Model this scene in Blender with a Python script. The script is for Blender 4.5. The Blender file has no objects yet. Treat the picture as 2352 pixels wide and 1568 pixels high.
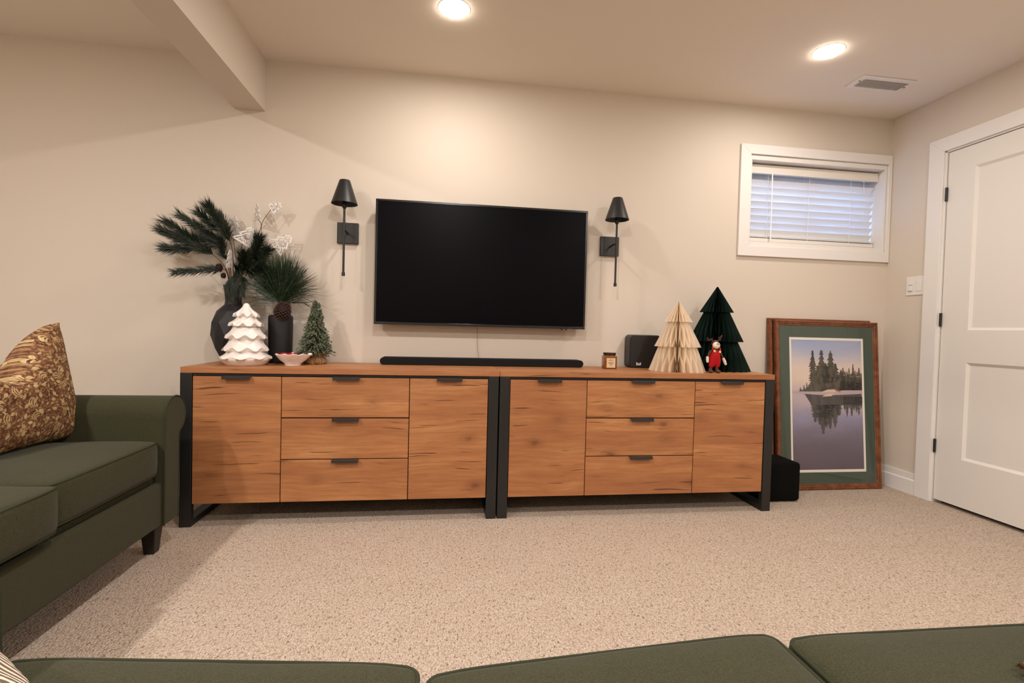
import bpy, bmesh, math, random
from mathutils import Vector, Matrix, noise
PI = math.pi
SC = bpy.context.scene
COL = SC.collection
rnd = random.Random(7)

# ------------------------------------------------------------------ camera, world, exposure
CAM = Vector((0.0, -2.88525, 0.95888))
FPX = 1125.41
ROT = Matrix(((0.99018951, 0.13801659, -0.02182108),
              (-0.13737503, 0.99010648, 0.02858767),
              (0.02555076, -0.02530954, 0.99935308)))      # columns: right, forward, up
cd = bpy.data.cameras.new('camera')
cam = bpy.data.objects.new('camera', cd)
COL.objects.link(cam)
R, F, U = ROT.col[0], ROT.col[1], ROT.col[2]
mw = Matrix.Identity(4)
for i in range(3):
    mw[i][0], mw[i][1], mw[i][2], mw[i][3] = R[i], U[i], -F[i], CAM[i]
cam.matrix_world = mw
cd.sensor_fit = 'HORIZONTAL'; cd.sensor_width = 36.0
cd.lens = FPX / 2352.0 * 36.0
cd.clip_start = 0.02
SC.camera = cam
W = bpy.data.worlds.new('daylight'); SC.world = W; W.use_nodes = True
W.node_tree.nodes['Background'].inputs[0].default_value = (0.32, 0.54, 1.0, 1)
W.node_tree.nodes['Background'].inputs[1].default_value = 34.0
SC.view_settings.view_transform = 'Standard'
SC.view_settings.look = 'None'
SC.view_settings.gamma = 1.0
SC.view_settings.use_curve_mapping = False
SC.view_settings.exposure = -0.08
LAMP_W = 9.3
LAMP_BACK = 22.0
LAMP_COL = (1.0, 0.925, 0.885)
ROOM_H = 2.3976
XR, XL, YB = 2.8912, -3.3, -4.3

def at(x, y, Y):
    """point of the room seen at photo pixel (x, y) at depth Y"""
    d = ROT @ Vector(((x - 1176) / FPX, 1, -(y - 784) / FPX))
    return CAM + d * ((Y - CAM.y) / d.y)
def ppm(P):
    return FPX / (ROT.transposed() @ (Vector(P) - CAM)).y

# ------------------------------------------------------------------ materials
def mat(name, col=(.8, .8, .8), rough=.5, metal=0.0, spec=.5, **kw):
    m = bpy.data.materials.new(name); m.use_nodes = True
    b = m.node_tree.nodes['Principled BSDF']
    b.inputs['Base Color'].default_value = (*col, 1)
    b.inputs['Roughness'].default_value = rough
    b.inputs['Metallic'].default_value = metal
    b.inputs['Specular IOR Level'].default_value = spec
    for k, v in kw.items():
        b.inputs[k.replace('_', ' ')].default_value = v
    return m
class NT:
    def __init__(s, m):
        s.t = m.node_tree; s.b = s.t.nodes['Principled BSDF']
    def n(s, typ, **kw):
        nd = s.t.nodes.new('ShaderNode' + typ)
        for k, v in kw.items():
            if k in nd.inputs: s.set(nd.inputs[k], v)
            else: setattr(nd, k, v)
        return nd
    def set(s, inp, v):
        if isinstance(v, bpy.types.NodeSocket): s.t.links.new(v, inp)
        else: inp.default_value = v
    def math(s, op, a, b=0.0, c=0.0, clamp=False):
        nd = s.t.nodes.new('ShaderNodeMath'); nd.operation = op; nd.use_clamp = clamp
        s.set(nd.inputs[0], a); s.set(nd.inputs[1], b); s.set(nd.inputs[2], c)
        return nd.outputs[0]
    def vmath(s, op, a, b=(0, 0, 0)):
        nd = s.t.nodes.new('ShaderNodeVectorMath'); nd.operation = op
        s.set(nd.inputs[0], a); s.set(nd.inputs[1], b)
        return nd.outputs[0]
    def ramp(s, fac, stops, interp='LINEAR'):
        nd = s.t.nodes.new('ShaderNodeValToRGB'); cr = nd.color_ramp; cr.interpolation = interp
        while len(cr.elements) < len(stops): cr.elements.new(.5)
        for e, (p, c) in zip(cr.elements, stops):
            e.position = p; e.color = (*c, 1) if len(c) == 3 else c
        s.set(nd.inputs[0], fac); return nd.outputs[0]
    def mix(s, fac, a, b, mode='MIX'):
        nd = s.t.nodes.new('ShaderNodeMix'); nd.data_type = 'RGBA'; nd.blend_type = mode
        s.set(nd.inputs[0], fac)
        for i, v in ((6, a), (7, b)):
            s.set(nd.inputs[i], (*v, 1) if isinstance(v, tuple) and len(v) == 3 else v)
        return nd.outputs[2]
    def noise(s, vec, scale, detail=2.0, rough=.5):
        nd = s.n('TexNoise'); s.set(nd.inputs['Vector'], vec)
        nd.inputs['Scale'].default_value = scale; nd.inputs['Detail'].default_value = detail
        nd.inputs['Roughness'].default_value = rough
        return nd.outputs['Fac']
    def mapping(s, vec, scale=(1, 1, 1), rot=(0, 0, 0), loc=(0, 0, 0)):
        nd = s.n('Mapping'); s.set(nd.inputs['Vector'], vec)
        nd.inputs['Scale'].default_value = scale; nd.inputs['Rotation'].default_value = rot
        nd.inputs['Location'].default_value = loc
        return nd.outputs[0]
    def bump(s, h, strength=.3, dist=.01):
        nd = s.n('Bump'); s.set(nd.inputs['Height'], h)
        nd.inputs['Strength'].default_value = strength; nd.inputs['Distance'].default_value = dist
        s.t.links.new(nd.outputs[0], s.b.inputs['Normal'])
    def color(s, c): s.set(s.b.inputs['Base Color'], c)
    def obj(s): return s.n('TexCoord').outputs['Object']
    def pos(s): return s.n('NewGeometry').outputs['Position']

m_wall = mat('wall_paint', (.67, .598, .505), .6, spec=.35)
t = NT(m_wall); t.bump(t.noise(t.pos(), 260, 3), .08, .002)
m_ceil = mat('ceiling_paint', (.81, .738, .65), .8, spec=.2)
t = NT(m_ceil); t.bump(t.noise(t.pos(), 200, 3), .08, .002)
m_trim = mat('trim_paint', (.80, .775, .74), .38)
m_door = mat('door_paint', (.77, .74, .69), .42)
m_blackmetal = mat('black_metal', (.012, .0115, .011), .45)
m_gap_shade = mat('gap_shade', (.01, .008, .007), .9)  # near-black colour standing in for the shade inside gaps

def carpet():
    m = mat('carpet', (.6, .5, .4), .95, spec=.1); t = NT(m); p = t.pos()
    rows = t.mapping(p, (230, 120, 120))
    vn = t.n('TexVoronoi'); t.set(vn.inputs['Vector'], rows); vn.inputs['Scale'].default_value = 1.0
    loop = t.math('SUBTRACT', 1.0, vn.outputs['Distance'], clamp=True)
    fine = t.noise(p, 170, 3, .6)
    fl = t.noise(t.mapping(p, (120, 60, 60)), 1.0, 2, .6)
    big = t.noise(p, 7, 4, .6)
    c = t.ramp(fine, [(.28, (.25, .17, .11)), (.41, (.56, .455, .36)), (.54, (.77, .66, .555)), (.72, (.90, .80, .70))])
    c = t.mix(t.ramp(big, [(.35, (0, 0, 0)), (.7, (1, 1, 1))]), c, (.66, .53, .41), 'MULTIPLY') if False else c
    c = t.mix(t.math('MULTIPLY', t.ramp(big, [(.35, (1, 1, 1)), (.65, (0, 0, 0))]), .30), c, (.60, .48, .365))
    c = t.mix(t.ramp(fl, [(.33, (1, 1, 1)), (.40, (0, 0, 0))]), c, (.20, .125, .075))
    c = t.mix(t.math('MULTIPLY', t.math('SUBTRACT', 1.0, loop, clamp=True), .80), c, (.30, .215, .15))
    t.color(c)
    t.bump(t.math('ADD', loop, t.math('MULTIPLY', fine, .8)), .7, .006)
    return m
m_carpet = carpet()

def wood():
    m = mat('oak_veneer', (.5, .25, .1), .48, spec=.4); t = NT(m)
    p = t.pos(); oi = t.n('ObjectInfo').outputs['Random']
    sp = t.n('SeparateXYZ', Vector=p)
    x, v = sp.outputs[0], t.math('ADD', sp.outputs[2], sp.outputs[1])
    cmb = t.n('CombineXYZ'); t.set(cmb.inputs[0], x); t.set(cmb.inputs[1], v); t.set(cmb.inputs[2], t.math('MULTIPLY', oi, 9.0))
    q = cmb.outputs[0]
    # slow wobble so that the grain lines bend
    wob = t.noise(t.mapping(q, (3.0, 4.0, 1)), 1.0, 2)
    cm2 = t.n('CombineXYZ'); t.set(cm2.inputs[0], x)
    t.set(cm2.inputs[1], t.math('ADD', v, t.math('MULTIPLY', wob, .05))); t.set(cm2.inputs[2], t.math('MULTIPLY', oi, 9.0))
    g = cm2.outputs[0]
    fine = t.noise(t.mapping(g, (5, 90, 1)), 1.0, 4, .65)
    broad = t.noise(t.mapping(g, (2.6, 15, 1)), 1.0, 5, .62)
    c = t.ramp(broad, [(.30, (.345, .135, .048)), (.5, (.475, .205, .075)), (.72, (.58, .285, .112))])
    c = t.mix(t.ramp(fine, [(.35, (.6, .6, .6)), (.62, (0, 0, 0))]), c, (.29, .118, .047))
    # boards about 11 cm high
    wn = t.n('TexWhiteNoise'); wn.noise_dimensions = '1D'
    t.set(wn.inputs['W'], t.math('ADD', t.math('FLOOR', t.math('MULTIPLY', t.math('ADD', v, t.math('MULTIPLY', oi, 1.7)), 9.3)), t.math('MULTIPLY', oi, 40.0)))
    tint = t.math('MULTIPLY', wn.outputs['Value'], .5)
    c = t.mix(tint, c, (.285, .108, .044))
    # knots
    vo = t.n('TexVoronoi'); t.set(vo.inputs['Vector'], t.mapping(q, (4.2, 7.5, 1))); vo.inputs['Scale'].default_value = 1.0
    kn = t.noise(t.mapping(q, (60, 90, 1)), 1.0, 3)
    kd = t.math('ADD', vo.outputs['Distance'], t.math('MULTIPLY', kn, .10))
    kmask = t.ramp(kd, [(.10, (1, 1, 1)), (.17, (.38, .38, .38)), (.34, (0, 0, 0))])
    sel = t.math('GREATER_THAN', t.n('SeparateColor', Color=vo.outputs['Color']).outputs[0], .42)
    c = t.mix(t.math('MULTIPLY', t.math('MULTIPLY', kmask, sel), .75), c, (.14, .052, .022))
    # open cracks that run with the grain
    cr = t.noise(t.mapping(g, (3.4, 105, 1), (0, 0, 0), (3, 7, 2)), 1.0, 1.0, .4)
    gate = t.noise(t.mapping(q, (4, 10, 1), (0, 0, 0), (11, 3, 5)), 1.0, 2)
    cm = t.math('MULTIPLY', t.ramp(cr, [(.672, (0, 0, 0)), (.705, (1, 1, 1))]), t.ramp(gate, [(.47, (0, 0, 0)), (.54, (1, 1, 1))]))
    c = t.mix(t.math('MULTIPLY', cm, .85), c, (.075, .030, .014))
    t.color(c)
    t.bump(fine, .06, .002)
    return m
m_wood = wood()

def fabric(name, a, b, sc=420):
    m = mat(name, a, .92, spec=.15); t = NT(m); o = t.obj()
    f = t.noise(o, sc, 2, .6)
    f2 = t.noise(o, 60, 4, .6)
    c = t.ramp(f, [(.3, a), (.7, b)])
    c = t.mix(t.math('MULTIPLY', f2, .35), c, tuple((x + y) * .36 for x, y in zip(a, b)))
    t.color(c); t.bump(f, .35, .002)
    m.node_tree.nodes['Principled BSDF'].inputs['Sheen Weight'].default_value = .08
    m.node_tree.nodes['Principled BSDF'].inputs['Sheen Roughness'].default_value = .5
    return m
m_green = fabric('olive_fabric', (.023, .024, .010), (.058, .057, .027))
m_pipe = mat('olive_piping', (.036, .040, .023), .9, spec=.1)
m_sofaleg = mat('sofa_leg_wood', (.012, .008, .007), .4)

def floral():
    m = mat('leaf_print', (.2, .1, .05), .85, spec=.2); t = NT(m); o = t.obj()
    base = t.ramp(t.noise(o, 55, 3), [(.35, (.085, .035, .018)), (.65, (.20, .090, .042))])
    sp = t.n('SeparateXYZ', Vector=o)
    cb = t.n('CombineXYZ'); t.set(cb.inputs[0], sp.outputs[0]); t.set(cb.inputs[1], sp.outputs[2])
    flat = cb.outputs[0]
    def layer(scale, la, lb, colA, colB, base, seed, stripes=0, thresh=0.0):
        q = t.mapping(flat, (scale, scale, 0), (0, 0, 0), (seed, seed * 1.7, 0))
        vo = t.n('TexVoronoi'); vo.voronoi_dimensions = '2D'; t.set(vo.inputs['Vector'], q); vo.inputs['Scale'].default_value = 1.0
        d = t.vmath('SUBTRACT', q, vo.outputs['Position'])
        cc = t.n('SeparateColor', Color=vo.outputs['Color'])
        vr = t.n('VectorRotate'); vr.rotation_type = 'Z_AXIS'; t.set(vr.inputs['Vector'], d)
        t.set(vr.inputs['Angle'], t.math('ADD', t.math('MULTIPLY', cc.outputs[0], 2.6), -1.6))
        s2 = t.n('SeparateXYZ', Vector=vr.outputs[0])
        u, v = s2.outputs[0], s2.outputs[1]
        uu = t.math('POWER', t.math('ABSOLUTE', t.math('DIVIDE', u, la)), 1.5)
        vv = t.math('POWER', t.math('ABSOLUTE', t.math('DIVIDE', v, lb)), 1.6)
        e = t.math('ADD', uu, vv)
        mask = t.math('LESS_THAN', e, 1.0)
        if stripes:
            w = t.math('SINE', t.math('MULTIPLY', t.math('ADD', v, t.math('MULTIPLY', t.math('MULTIPLY', u, u), 1.6)), stripes))
            mask = t.math('MULTIPLY', mask, t.math('GREATER_THAN', w, .1))
        else:
            rim = t.math('GREATER_THAN', t.math('ABSOLUTE', v), .018)
            mask = t.math('MULTIPLY', mask, t.math('ADD', rim, .35, clamp=True))
        mask = t.math('MULTIPLY', mask, t.math('GREATER_THAN', cc.outputs[1], thresh))
        return t.mix(t.math('MULTIPLY', mask, .85), base, t.mix(cc.outputs[2], colA, colB))
    c = layer(95, .46, .22, (.36, .21, .10), (.25, .13, .06), base, 3.1)
    c = layer(52, .40, .17, (.55, .40, .20), (.36, .21, .09), c, 7.7, thresh=.12)
    c = layer(21, .42, .27, (.60, .45, .24), (.50, .33, .14), c, 1.3, stripes=34, thresh=.40)
    c = layer(30, .30, .17, (.66, .52, .27), (.50, .35, .15), c, 12.2, thresh=.35)
    t.color(c); t.bump(t.noise(o, 300, 2), .3, .002)
    return m
m_floral = floral()
m_striped = mat('striped_print', (.6, .5, .4), .9); t = NT(m_striped); o = t.obj()
wv = t.math('SINE', t.math('ADD', t.math('MULTIPLY', t.n('SeparateXYZ', Vector=o).outputs[2], 330.0), t.math('MULTIPLY', t.n('SeparateXYZ', Vector=o).outputs[0], 240.0)))
t.color(t.mix(t.math('GREATER_THAN', wv, .1), (.13, .085, .055), (.74, .66, .52)))

m_screen = mat('tv_screen', (.0015, .0012, .0026), .32, spec=.07)
m_bezel = mat('tv_bezel', (.006, .006, .007), .22)
m_cloth_black = mat('black_grille_cloth', (.008, .008, .008), .85, spec=.2)
t = NT(m_cloth_black); t.bump(t.noise(t.obj(), 900, 1), .3, .001)
m_plastic_black = mat('black_plastic', (.014, .012, .013), .42)
m_sub = mat('black_speaker_cloth', (.0035, .0035, .0035), .9, spec=.1)
m_ceramic = mat('white_glaze', (.86, .80, .75), .28, spec=.5); t = NT(m_ceramic); t.bump(t.noise(t.obj(), 45, 3), .12, .004)
m_redglaze = mat('red_glaze', (.36, .010, .010), .2)
m_vase = mat('matte_black_ceramic', (.013, .012, .014), .55, spec=.4)
m_needle = mat('pine_needle', (.014, .030, .014), .6); t = NT(m_needle)
t.color(t.ramp(t.noise(t.pos(), 60, 2), [(.35, (.006, .011, .005)), (.6, (.013, .026, .010)), (.8, (.045, .058, .024))]))
m_needle2 = mat('long_pine_needle', (.03, .05, .02), .55); t = NT(m_needle2)
t.color(t.ramp(t.noise(t.pos(), 70, 2), [(.35, (.014, .034, .016)), (.6, (.036, .066, .030)), (.8, (.12, .12, .06))]))
m_twig = mat('brown_twig', (.10, .035, .018), .7)
m_cone = mat('pinecone_brown', (.040, .016, .012), .6); 
m_conetip = mat('pinecone_tip', (.075, .035, .028), .6)
m_whitewood = mat('white_cut_wood', (.80, .76, .72), .6)
m_frost = mat('frosted_leaf', (.1, .14, .09), .6); t = NT(m_frost)
t.color(t.ramp(t.noise(t.pos(), 150, 2, .7), [(.38, (.038, .062, .030)), (.54, (.115, .140, .070)), (.66, (.30, .32, .25))]))
m_glit = mat('silver_glitter', (.85, .84, .80), .25, .6)
m_burlap = mat('burlap', (.34, .19, .10), .95, spec=.1); t = NT(m_burlap); t.bump(t.noise(t.obj(), 420, 2), .8, .003)
m_straw = mat('burlap_thread', (.55, .40, .25), .9)
m_cream = mat('cream_paper', (.95, .85, .70), .8, spec=.1)
nt = m_cream.node_tree; tl = nt.nodes.new('ShaderNodeBsdfTranslucent'); tl.inputs[0].default_value = (.95, .82, .64, 1)
mx = nt.nodes.new('ShaderNodeMixShader'); mx.inputs[0].default_value = .40
nt.links.new(nt.nodes['Principled BSDF'].outputs[0], mx.inputs[1]); nt.links.new(tl.outputs[0], mx.inputs[2])
nt.links.new(mx.outputs[0], nt.nodes['Material Output'].inputs[0])
m_dgreen = mat('dark_green_paper', (.0045, .016, .011), .75, spec=.2)
m_moosebrown = mat('brown_felt', (.105, .052, .036), .95, spec=.1)
m_red = mat('red_felt', (.42, .012, .016), .9, spec=.15)
m_felt = mat('cream_felt', (.78, .70, .58), .95, spec=.1)
m_button = mat('wooden_button', (.75, .50, .27), .5)
m_ink = mat('black_thread', (.01, .01, .01), .8)
for mm in (m_moosebrown, m_red, m_felt):
    t = NT(mm); t.bump(t.noise(t.obj(), 500, 3), .5, .002)
m_amber = mat('amber_glass', (.30, .085, .012), .08, spec=.6, Transmission_Weight=.35)
m_wax = mat('candle_wax', (.55, .30, .10), .5)
m_lid = mat('candle_lid', (.015, .010, .008), .3)
m_label = mat('kraft_label', (.66, .50, .31), .8)
m_labelink = mat('label_ink', (.12, .06, .03), .8)
m_logo = mat('white_logo', (.75, .75, .75), .5)
m_frame = mat('carved_oak_moulding', (.22, .08, .03), .35); t = NT(m_frame)
t.color(t.ramp(t.noise(t.mapping(t.obj(), (22, 22, 22)), 1.0, 4, .7), [(.35, (.12, .034, .012)), (.55, (.21, .068, .025)), (.8, (.30, .115, .045))]))
m_mat = mat('green_mat_board', (.046, .074, .052), .32)
m_whitemat = mat('white_mat_edge', (.80, .76, .68), .6)
m_blind = mat('white_slat', (.86, .87, .88), .45)
m_valance = mat('blind_valance', (.80, .75, .68), .5)
m_vinyl = mat('vinyl_frame', (.75, .77, .80), .4)
m_galv = mat('galvanised_steel', (.34, .36, .40), .5, .3)
m_lens = bpy.data.materials.new('lamp_lens'); m_lens.use_nodes = True
b = m_lens.node_tree.nodes['Principled BSDF']
b.inputs['Emission Color'].default_value = (1, .86, .72, 1); b.inputs['Emission Strength'].default_value = 44
m_led = mat('red_led', (.3, 0, 0), .4); m_led.node_tree.nodes['Principled BSDF'].inputs['Emission Color'].default_value = (1, .08, .04, 1)
m_led.node_tree.nodes['Principled BSDF'].inputs['Emission Strength'].default_value = 1.5
m_glass = bpy.data.materials.new('window_glass'); m_glass.use_nodes = True
nt = m_glass.node_tree; nt.nodes.clear()
o_ = nt.nodes.new('ShaderNodeOutputMaterial'); mx = nt.nodes.new('ShaderNodeMixShader'); tr = nt.nodes.new('ShaderNodeBsdfTransparent'); gl = nt.nodes.new('ShaderNodeBsdfGlossy')
gl.inputs['Roughness'].default_value = .02; mx.inputs[0].default_value = .08
nt.links.new(tr.outputs[0], mx.inputs[1]); nt.links.new(gl.outputs[0], mx.inputs[2]); nt.links.new(mx.outputs[0], o_.inputs[0])

# ------------------------------------------------------------------ mesh builder
class MB:
    def __init__(s): s.v = []; s.f = []; s.mi = []; s.cur = 0
    def add(s, vs, fs):
        k = len(s.v); s.v += [tuple(p) for p in vs]
        s.f += [tuple(i + k for i in f) for f in fs]; s.mi += [s.cur] * len(fs)
        return s
    def box(s, a, b, M=None):
        (x0, y0, z0), (x1, y1, z1) = a, b
        vs = [(x0, y0, z0), (x1, y0, z0), (x1, y1, z0), (x0, y1, z0), (x0, y0, z1), (x1, y0, z1), (x1, y1, z1), (x0, y1, z1)]
        if M: vs = [M @ Vector(p) for p in vs]
        return s.add(vs, [(0, 3, 2, 1), (4, 5, 6, 7), (0, 1, 5, 4), (1, 2, 6, 5), (2, 3, 7, 6), (3, 0, 4, 7)])
    def prism(s, poly, y0, y1, ax='y'):
        """closed outline in the x-z plane pushed from y0 to y1 (ax='x': y-z outline along x; ax='z': x-y outline along z)"""
        n = len(poly)
        def P(a, b, w):
            return (a, w, b) if ax == 'y' else ((w, a, b) if ax == 'x' else (a, b, w))
        vs = [P(a, b, y0) for a, b in poly] + [P(a, b, y1) for a, b in poly]
        return s.add(vs, [tuple(range(n)), tuple(range(2 * n - 1, n - 1, -1))] + [(i, i + n, (i + 1) % n + n, (i + 1) % n) for i in range(n)])
    def tube(s, pts, r, n=8, cap=True):
        pts = [Vector(p) for p in pts]
        rs = r if isinstance(r, (list, tuple)) else [r] * len(pts)
        T0 = (pts[1] - pts[0]).normalized()
        N = T0.orthogonal().normalized()
        vs = []
        for i, p in enumerate(pts):
            T = (pts[min(i + 1, len(pts) - 1)] - pts[max(i - 1, 0)]).normalized()
            N = (N - T * N.dot(T)); N = N.normalized() if N.length > 1e-6 else T.orthogonal().normalized()
            B = T.cross(N)
            for k in range(n):
                a = 2 * PI * k / n
                vs.append(p + (N * math.cos(a) + B * math.sin(a)) * rs[i])
        fs = [(i * n + k, i * n + (k + 1) % n, (i + 1) * n + (k + 1) % n, (i + 1) * n + k) for i in range(len(pts) - 1) for k in range(n)]
        if cap:
            fs.append(tuple(range(n - 1, -1, -1))); fs.append(tuple((len(pts) - 1) * n + k for k in range(n)))
        return s.add(vs, fs)
    def lathe(s, prof, n=48, rad=None, zf=None, c=(0, 0, 0), cap=True):
        """prof: (r, z) list; rad(i, a, r) and zf(i, a, z) may shape each ring"""
        vs = []
        for i, (r, z) in enumerate(prof):
            for k in range(n):
                a = 2 * PI * k / n
                rr = rad(i, a, r) if rad else r
                zz = zf(i, a, z) if zf else z
                vs.append((c[0] + rr * math.cos(a), c[1] + rr * math.sin(a), c[2] + zz))
        m = len(prof)
        fs = [(i * n + k, i * n + (k + 1) % n, (i + 1) * n + (k + 1) % n, (i + 1) * n + k) for i in range(m - 1) for k in range(n)]
        if cap:
            fs.append(tuple(range(n - 1, -1, -1))); fs.append(tuple((m - 1) * n + k for k in range(n)))
        return s.add(vs, fs)
    def rbox(s, a, b, r, n=(10, 10, 10), shape=None, M=None):
        """rounded box on a grid; shape(p, u, v, w) may displace"""
        a = Vector(a); b = Vector(b); base = len(s.v)
        lo = a + Vector((r, r, r)); hi = b - Vector((r, r, r)); idx = {}
        def line(k):
            m = n[k]; L = [0.0, .25, .5, .75]
            e = r / (b[k] - a[k])
            return [e * q for q in (0, .2, .5, 1)] + [e + (1 - 2 * e) * (j / m) for j in range(1, m)] + [1 - e * q for q in (1, .5, .2, 0)]
        X, Y, Z = line(0), line(1), line(2)
        def vid(i, j, k):
            key = (i, j, k)
            if key not in idx:
                u, v, w = X[i], Y[j], Z[k]
                p = Vector((a.x + (b.x - a.x) * u, a.y + (b.y - a.y) * v, a.z + (b.z - a.z) * w))
                q = Vector((min(max(p.x, lo.x), hi.x), min(max(p.y, lo.y), hi.y), min(max(p.z, lo.z), hi.z)))
                d = p - q
                if d.length > 1e-9: p = q + d.normalized() * r
                if shape: p = shape(p, u, v, w)
                if M: p = M @ p
                idx[key] = len(s.v); s.v.append(tuple(p))
            return idx[key]
        A, B, Cn = len(X) - 1, len(Y) - 1, len(Z) - 1
        fs = []
        for i in range(A):
            for j in range(B):
                fs.append((vid(i, j, 0), vid(i, j + 1, 0), vid(i + 1, j + 1, 0), vid(i + 1, j, 0)))
                fs.append((vid(i, j, Cn), vid(i + 1, j, Cn), vid(i + 1, j + 1, Cn), vid(i, j + 1, Cn)))
        for i in range(A):
            for k in range(Cn):
                fs.append((vid(i, 0, k), vid(i + 1, 0, k), vid(i + 1, 0, k + 1), vid(i, 0, k + 1)))
                fs.append((vid(i, B, k), vid(i, B, k + 1), vid(i + 1, B, k + 1), vid(i + 1, B, k)))
        for j in range(B):
            for k in range(Cn):
                fs.append((vid(0, j, k), vid(0, j, k + 1), vid(0, j + 1, k + 1), vid(0, j + 1, k)))
                fs.append((vid(A, j, k), vid(A, j + 1, k), vid(A, j + 1, k + 1), vid(A, j, k + 1)))
        s.f += fs; s.mi += [s.cur] * len(fs)
        return s
    def ball(s, c, r, n=16, m=10, sc=(1, 1, 1), M=None):
        vs = [(0, 0, -1)]
        for i in range(1, m):
            ph = -PI / 2 + PI * i / m
            vs += [(math.cos(ph) * math.cos(2 * PI * k / n), math.cos(ph) * math.sin(2 * PI * k / n), math.sin(ph)) for k in range(n)]
        vs.append((0, 0, 1))
        out = []
        for p in vs:
            q = Vector((p[0] * r * sc[0], p[1] * r * sc[1], p[2] * r * sc[2]))
            if M: q = M @ q
            out.append(q + Vector(c))
        fs = [(0, 1 + (k + 1) % n, 1 + k) for k in range(n)]
        for i in range(m - 2):
            fs += [(1 + i * n + k, 1 + i * n + (k + 1) % n, 1 + (i + 1) * n + (k + 1) % n, 1 + (i + 1) * n + k) for k in range(n)]
        e = len(vs) - 1; bs = 1 + (m - 2) * n
        fs += [(e, bs + k, bs + (k + 1) % n) for k in range(n)]
        return s.add(out, fs)
    def spike(s, a, b, r):
        """a three-sided needle from a to its tip b"""
        a = Vector(a); b = Vector(b); T = (b - a).normalized(); N = T.orthogonal().normalized(); B = T.cross(N)
        mid = a.lerp(b, .45)
        vs = [a + (N * math.cos(q) + B * math.sin(q)) * r * .8 for q in (0, 2.094, 4.189)]
        vs += [mid + (N * math.cos(q) + B * math.sin(q)) * r for q in (0, 2.094, 4.189)] + [b]
        return s.add(vs, [(0, 1, 4, 3), (1, 2, 5, 4), (2, 0, 3, 5), (3, 4, 6), (4, 5, 6), (5, 3, 6)])
    def build(s, name, m, parent=None, smooth=False, bevel=0, seg=2, angle=40, sub=0):
        me = bpy.data.meshes.new(name); me.from_pydata(s.v, [], s.f)
        for q in (m if isinstance(m, (list, tuple)) else [m]): me.materials.append(q)
        me.polygons.foreach_set('material_index', s.mi)
        bm = bmesh.new(); bm.from_mesh(me); bmesh.ops.recalc_face_normals(bm, faces=bm.faces); bm.to_mesh(me); bm.free()
        if smooth:
            me.polygons.foreach_set('use_smooth', [True] * len(me.polygons))
            try: me.set_sharp_from_angle(angle=math.radians(angle))
            except Exception: pass
        me.update()
        o = bpy.data.objects.new(name, me); COL.objects.link(o)
        if parent: o.parent = parent
        if bevel:
            bv = o.modifiers.new('bevel', 'BEVEL'); bv.width = bevel; bv.segments = seg; bv.limit_method = 'ANGLE'; bv.angle_limit = math.radians(35)
            bv.harden_normals = False
            me.polygons.foreach_set('use_smooth', [True] * len(me.polygons))
            try: me.set_sharp_from_angle(angle=math.radians(38))
            except Exception: pass
        if sub:
            sm = o.modifiers.new('sub', 'SUBSURF'); sm.levels = sub; sm.render_levels = sub
        return o
def tag(o, label=None, cat=None, group=None, kind=None):
    for k, v in (('label', label), ('category', cat), ('group', group), ('kind', kind)):
        if v: o[k] = v
    return o
def thing(name, label, cat, loc=(0, 0, 0), rz=0, group=None, rot=None):
    o = bpy.data.objects.new(name, None); COL.objects.link(o); o.empty_display_size = .05
    o.location = loc; o.rotation_euler = rot if rot else (0, 0, rz)
    return tag(o, label, cat, group)
def struct(o): o['kind'] = 'structure'; return o
def copy_tree(o, parent=None):
    c = o.copy(); COL.objects.link(c)
    if parent: c.parent = parent
    for ch in [x for x in bpy.data.objects if x.parent == o and x is not c]: copy_tree(ch, c)
    return c

# ------------------------------------------------------------------ room shell
struct(MB().box((XL - .2, YB - .2, -.1), (XR + .2, .25, 0)).build('floor', m_carpet))
struct(MB().box((XL - .2, YB - .2, ROOM_H), (XR + .2, .25, ROOM_H + .1)).build('ceiling', m_ceil))
WX0, WX1, WZ0, WZ1 = 1.888, 2.862, 1.523, 2.095           # wall opening of the basement window
mb = MB()
mb.box((XL - .2, 0, 0), (WX0, .22, ROOM_H)).box((WX1, 0, 0), (XR + .2, .22, ROOM_H))
mb.box((WX0, 0, 0), (WX1, .22, WZ0)).box((WX0, 0, WZ1), (WX1, .22, ROOM_H))
struct(mb.build('wall_back', m_wall))
DY0, DY1, DZ = -.374, -1.136, 2.0514                        # door slab
mb = MB()
mb.box((XR, DY0 + .02, 0), (XR + .12, 0, ROOM_H)).box((XR, YB, 0), (XR + .12, DY1 - .02, ROOM_H)).box((XR, DY1 - .02, DZ + .02), (XR + .12, DY0 + .02, ROOM_H))
struct(mb.build('wall_right', m_wall))
struct(MB().box((XL - .12, YB, 0), (XL, 0, ROOM_H)).build('wall_left', m_wall))
struct(MB().box((XL - .12, YB - .12, 0), (XR + .12, YB, ROOM_H)).build('wall_front', m_wall))
struct(MB().box((-1.1544, YB, 2.1173), (-.9974, 0, ROOM_H)).build('trim_1', m_wall))          # boxed-in ceiling beam
# baseboards, two steps high
def base_prof(t=.015):
    return [(0, 0), (-t, 0), (-t, .088), (-t * .62, .093), (-t * .62, .131), (0, .131)]
struct(MB().prism([(y, z) for y, z in base_prof()], XL, XR - .002, 'x').build('baseboard_back', m_trim, bevel=.001))
struct(MB().prism([(XR + y, z) for y, z in base_prof()], -.276, -.016, 'y').build('baseboard_right', m_trim, bevel=.001))
struct(MB().prism([(XR + y, z) for y, z in base_prof()], YB, -1.24, 'y').build('trim_2', m_trim, bevel=.001))

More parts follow.
